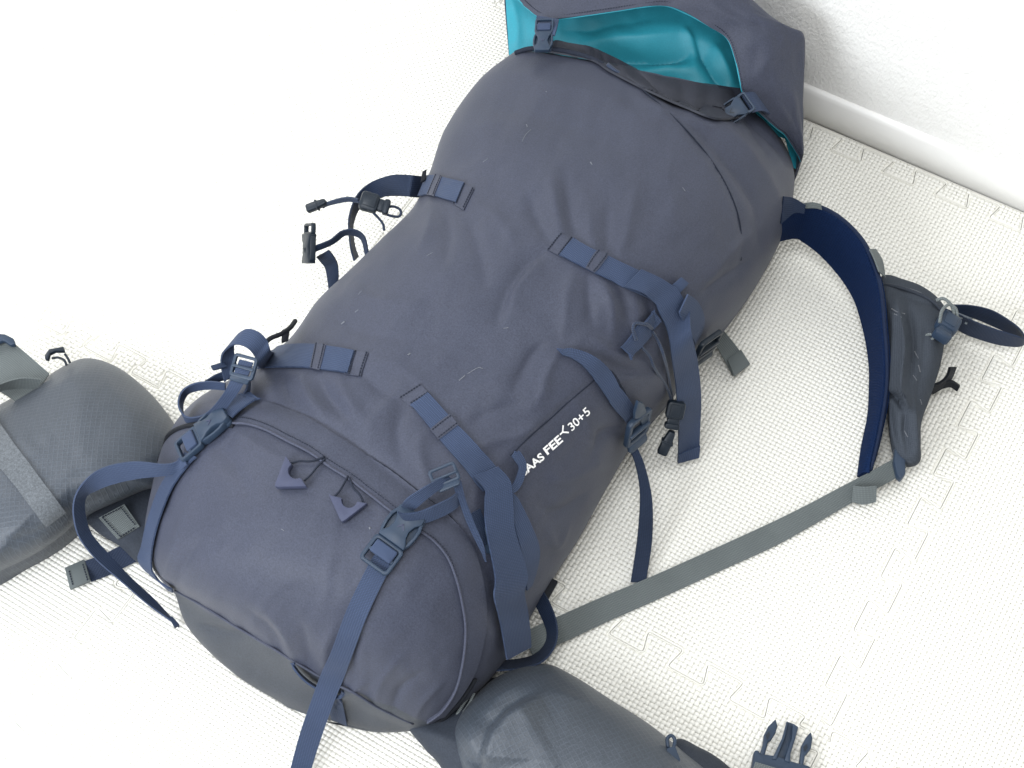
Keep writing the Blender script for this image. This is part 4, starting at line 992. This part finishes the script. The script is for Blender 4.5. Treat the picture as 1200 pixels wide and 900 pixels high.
# long grey adjuster strap running back to the pack's base
gst = strap('adjuster_strap', [(1062, 530, .040, 1062, 548, .028), (1042, 541, .032, 1049, 560, .018), (1020, 553, .024, 1028, 572, .012), (985, 571, .016, 993, 592, .006), (945, 592, .012, 953, 615, .004), (900, 614, .010, 908, 640, .003), (830, 646, .008, 840, 671, .003), (760, 677, .009, 772, 702, .003), (700, 702, .010, 711, 729, .004), (650, 724, .014, 662, 752, .006), (612, 741, .022, 624, 768, .012)], M['grey'], pack, n=120, thick=.0016)
strap('folded_end', [(1000, 569, .022, 998, 588, .014), (1012, 570, .023, 1011, 591, .013), (1027, 569, .023, 1026, 588, .014)], M['grey'], gst, n=14, thick=.004)

# ------------------------------------------------------------------ left hip belt wing with ripstop pocket
lout = [(0, 474), (43, 449), (82, 425), (108, 420), (139, 431), (169, 454), (191, 478), (208, 505), (214, 540), (196, 566), (168, 575), (138, 588), (108, 601), (88, 613), (74, 626), (43, 648), (0, 669), (-50, 690), (-95, 650), (-100, 570), (-60, 505)]
fin, on_f = pillow('hip_belt_wing', [(98, 600), (130, 580), (180, 560), (215, 570), (210, 640), (168, 660), (140, 640), (112, 622)], .020, .036, M['greymesh'], pack, z_bot=.0)
hp, on_h = pillow('belt_pocket', lout, .030, .098, M['rip'], pack, n=2.4, uv_rot=.62, rings=44, m=180,
    creases=[([(0, 490), (60, 455), (108, 425)], 10, .004), ([(-20, 640), (40, 625), (80, 600)], 9, -.004), ([(100, 605), (150, 580), (195, 560)], 6, .006), ([(60, 620), (100, 590), (150, 570)], 7, -.004), ([(120, 440), (150, 480), (170, 530)], 18, .003)])
vc = []
for r in cr([(-40, 448, -66, 460), (0, 497, -22, 520), (20, 524, -2, 546), (40, 551, 18, 570), (60, 578, 36, 594), (76, 599, 53, 616)], 50):
    vc.append([on_h(r[0] + (r[2] - r[0]) * k / 5, r[1] + (r[3] - r[1]) * k / 5, .0016) for k in range(6)])
grid_sheet('hook_tape_strip', vc, M['velcro'], hp, thick=.0016)
tube3('pocket_fold_line', [up(104, 603, .020), up(125, 596, .022), up(150, 585, .024), up(176, 574, .026)], .0026, M['blackweb'], hp, n=30)  # dark fold below the pocket, drawn as a black line
zc = tube3('zip_cord', [up(78, 428, .055), up(75, 422, .056), up(68, 419, .056), up(61, 420, .055)], .0012, M['plasd'], hp, n=20)
tube3('zip_cord', [up(82, 425, .055), up(79, 419, .056), up(76, 415, .056)], .0012, M['plasd'], hp, n=12)
px_prism('zip_toggle', [(54, 419), (59, 412), (76, 409), (77, 414), (66, 414), (60, 417), (58, 424), (54, 423)], M['plasd'], hp, z=.056, h=.005)
strap('belt_webbing', [(-30, 392, .05, -40, 425, .05), (2, 399, .055, -22, 452, .052), (18, 404, .056, -2, 458, .054), (58, 438, .052, 30, 478, .052)], M['grey'], pack, n=24)
strap('belt_webbing', [(-20, 462, .058, -20, 470, .050), (0, 450, .066, 2, 458, .054), (24, 443, .068, 25, 455, .054), (48, 444, .064, 45, 458, .05)], M['grey'], pack, n=24)
px_prism('belt_buckle_edge', [(-20, 392), (8, 395), (18, 400), (20, 407), (14, 408), (6, 402), (-8, 408), (-22, 408)], M['plas'], pack, z=.058, h=.006, bevel=.0015)
strap('stitched_patch', [(116, 607, .037, 138, 632, .033), (131, 599, .039, 151, 625, .035), (146, 591, .040, 164, 617, .037)], M['grey'], fin, n=16, thick=.002)
stitches('stitching', [[(120, 606, .0395), (141, 629, .0365)], [(141, 594, .042), (160, 617, .039)], [(120, 606, .0395), (142, 595, .042)], [(141, 629, .0365), (160, 617, .039)]], M['thread'], fin, r=.0005)
ns = strap('belt_tape', [(100, 657, .012, 107, 682, .004), (120, 650, .013, 128, 674, .004), (140, 640, .013, 148, 664, .004), (165, 628, .014, 172, 652, .005)], M['navyd'], pack, n=24)
px_prism('tape_cap', [(77, 667), (100, 657), (107, 682), (83, 692)], M['grey'], ns, z=.008, off=0, h=.004)
stitches('stitching', [[(81, 669, .0125), (86, 688, .0125)], [(97, 661, .0125), (103, 681, .0125)]], M['thread'], ns, r=.0005)

# ------------------------------------------------------------------ right hip belt wing at the bottom of the frame
fin2, on_f2 = pillow('hip_belt_wing', [(478, 850), (500, 836), (540, 815), (575, 795), (610, 800), (600, 900), (640, 990), (560, 990), (520, 905), (498, 878)], .012, .040, M['greymesh'], pack, z_bot=.0)
def fold_step(px, py):
    """cloth of the pouch folded over itself along a curved edge"""
    c = cr([(634, 812), (612, 822), (590, 838), (574, 858), (566, 882), (566, 910)], 40); best = np.full(px.shape, 1e9); sd = np.zeros_like(px); tt = np.zeros_like(px)
    for k in range(39):
        e_ = c[k + 1] - c[k]; s = np.clip(((px - c[k][0]) * e_[0] + (py - c[k][1]) * e_[1]) / (e_ @ e_), 0, 1)
        dx = px - c[k][0] - s * e_[0]; dy = py - c[k][1] - s * e_[1]; d_ = np.hypot(dx, dy); m_ = d_ < best
        side = np.sign(-(e_[0] * dy - e_[1] * dx)); best = np.where(m_, d_, best); sd = np.where(m_, d_ * side, sd); tt = np.where(m_, (k + s) / 39, tt)
    win = np.clip(tt * 4, 0, 1) * np.clip((1 - tt) * 6, 0, 1)
    up_ = .5 * (1 + np.tanh(sd / 1.6))
    return win * (.024 * up_ * np.exp(-np.clip(sd, 0, None) / 30) - .010 * (1 - up_) * np.exp(-np.clip(-sd, 0, None) / 9))
rout = [(532, 858), (545, 830), (570, 802), (602, 784), (640, 778), (674, 793), (716, 820), (760, 848), (800, 880), (840, 915), (868, 965), (800, 1010), (700, 1020), (600, 1000), (556, 950), (536, 895)]
rp, on_r = pillow('belt_pocket', rout, [.030] * 4 + [.020] * 6 + [.02] * 6, .085, M['rip'], pack, n=2.3, uv_rot=-.55, rings=44, m=180,
    lift=fold_step, creases=[([(560, 815), (548, 845), (552, 880)], 9, .004), ([(625, 812), (670, 815), (720, 840)], 10, .003), ([(545, 885), (556, 893), (570, 895)], 5, -.005), ([(612, 800), (585, 815), (565, 838)], 7, .004), ([(640, 790), (655, 800), (690, 822)], 6, -.002)])
tube3('zip_cord', [up(783, 876, .052), up(782, 866, .053), up(787, 862, .053), up(791, 868, .052), up(789, 878, .052)], .0016, M['plas'], rp, n=30)
px_prism('zip_toggle', [(781, 878), (791, 876), (797, 892), (796, 905), (778, 905), (776, 892)], M['plas'], rp, z=.050, h=.005, bevel=.0012)
fin3, _ = pillow('belt_padding', [(790, 868), (820, 876), (850, 895), (880, 930), (860, 980), (800, 980), (770, 920)], .010, .03, M['greymesh'], pack, z_bot=0.0)

# ------------------------------------------------------------------ male half of the hip buckle on the mat
mb = px_prism('hip_buckle', [(879, 903), (882, 884), (886, 882), (890, 887), (905, 889), (918, 893), (930, 897), (942, 900), (948, 902), (944, 950), (868, 940)], M['plas'], pack, z=.006, off=0, h=.010, bevel=.0015)
px_prism('prong', [(888, 890), (893, 874), (894, 864), (899, 854), (908, 845), (910, 853), (908, 861), (903, 869), (899, 872), (895, 888)], M['plas'], mb, z=.008, off=0, h=.007, bevel=.0012)
px_prism('prong', [(935, 900), (937, 884), (938, 876), (943, 867), (949, 860), (951, 868), (949, 880), (944, 886), (942, 888), (940, 902)], M['plas'], mb, z=.008, off=0, h=.007, bevel=.0012)
px_prism('prong_slot', [(897, 862), (901, 857), (902, 862), (899, 867)], M['plasd'], mb, z=.0152, off=0, h=.0008, bevel=0)
px_prism('prong_slot', [(941, 876), (945, 872), (946, 877), (943, 881)], M['plasd'], mb, z=.0152, off=0, h=.0008, bevel=0)
px_prism('centre_guide', [(905, 892), (917, 866), (922, 847), (928, 849), (935, 854), (931, 868), (926, 880), (925, 890), (928, 898)], M['plas'], mb, z=.008, off=0, h=.004, bevel=.001)
px_prism('guide_wall', [(918, 893), (927, 866), (928, 849), (935, 854), (931, 868), (926, 884), (925, 896)], M['plas'], mb, z=.012, off=0, h=.005, bevel=.001)
px_prism('guide_wall', [(904, 891), (916, 866), (921, 847), (923, 848), (919, 866), (909, 892)], M['plas'], mb, z=.012, off=0, h=.005, bevel=.0006)
strap('buckle_webbing', [(885, 893, .018, 935, 908, .018), (876, 920, .018, 928, 935, .018), (866, 960, .012, 918, 975, .012)], M['grey'], pack, n=16)
fl = P(1000, 784, .0004)

# ------------------------------------------------------------------ lettering
def text_mesh(txt, bold):
    cu = bpy.data.curves.new('txt', 'FONT'); cu.body = txt; cu.size = 1; cu.offset = bold; cu.resolution_u = 6
    o = bpy.data.objects.new('txt', cu); COL.objects.link(o)
    me = bpy.data.meshes.new_from_object(o); v = [tuple(x.co[:2]) for x in me.vertices]; f = [tuple(p.vertices) for p in me.polygons]
    bpy.data.objects.remove(o); bpy.data.meshes.remove(me); bpy.data.curves.remove(cu)
    a_ = np.array(v); lo = a_.min(0); hi = a_.max(0)
    return (a_ - lo) / (hi - lo), f
def letter(chunks, hv, mapper, mat, parent, name):
    V_, F_ = [], []
    for txt, p0, p1, bold in chunks:
        p0 = np.array(p0, float); p1 = np.array(p1, float)
        if txt == '-<':
            segs = [((0, .5), (.45, .5)), ((.42, .5), (.95, 1.05)), ((.42, .5), (.95, -.05))]
            for (x0, y0), (x1, y1) in segs:
                d = np.array([x1 - x0, (y1 - y0)]); n_ = np.array([-d[1], d[0]]) / np.linalg.norm(d) * .085
                b0 = len(V_)
                for x, y in ((x0 - n_[0], y0 - n_[1]), (x1 - n_[0], y1 - n_[1]), (x1 + n_[0], y1 + n_[1]), (x0 + n_[0], y0 + n_[1])):
                    V_.append(tuple(p0 + (p1 - p0) * x + np.array(hv) * y))
                F_.append((b0, b0 + 1, b0 + 2, b0 + 3))
            continue
        v, f = text_mesh(txt, bold); b0 = len(V_)
        V_ += [tuple(p0 + (p1 - p0) * x + np.array(hv) * y) for x, y in v]; F_ += [tuple(b0 + k for k in q) for q in f]
    return mesh_obj(name, [mapper(x, y) for x, y in V_], F_, mat, parent, smooth=False)
cx = lambda x, y: (590 + x / 6.92, 450 + y / 6.92)
letter([('SAAS', cx(160, 751), cx(332, 603), .030), ('FEE', cx(350, 575), cx(478, 462), .030), ('-<', cx(470, 436), cx(522, 386), 0), ('30+5', cx(548, 382), cx(700, 236), .012)], (-5.9, -7.7),
       lambda x, y: S(x, y, .0014), M['print'], main_body, 'printed_lettering')
# lettering on the webbing loop
lf_me = lf.data; lbv = BVHTree.FromPolygons([v.co + ROOT_LOC for v in lf_me.vertices], [tuple(p.vertices) for p in lf_me.polygons])
def on_loop(x, y):
    d = ray(x, y).normalized(); loc, nor, i_, ds = lbv.ray_cast(CAM, d)
    if loc is None: loc, nor, i_, ds = lbv.find_nearest(P(x, y, .035))
    return loc - d * .0008
letter([('ET', (1119, 375), (1137, 382), .03)], (3.2, -9.0), on_loop, M['gprint'], lf, 'printed_lettering')
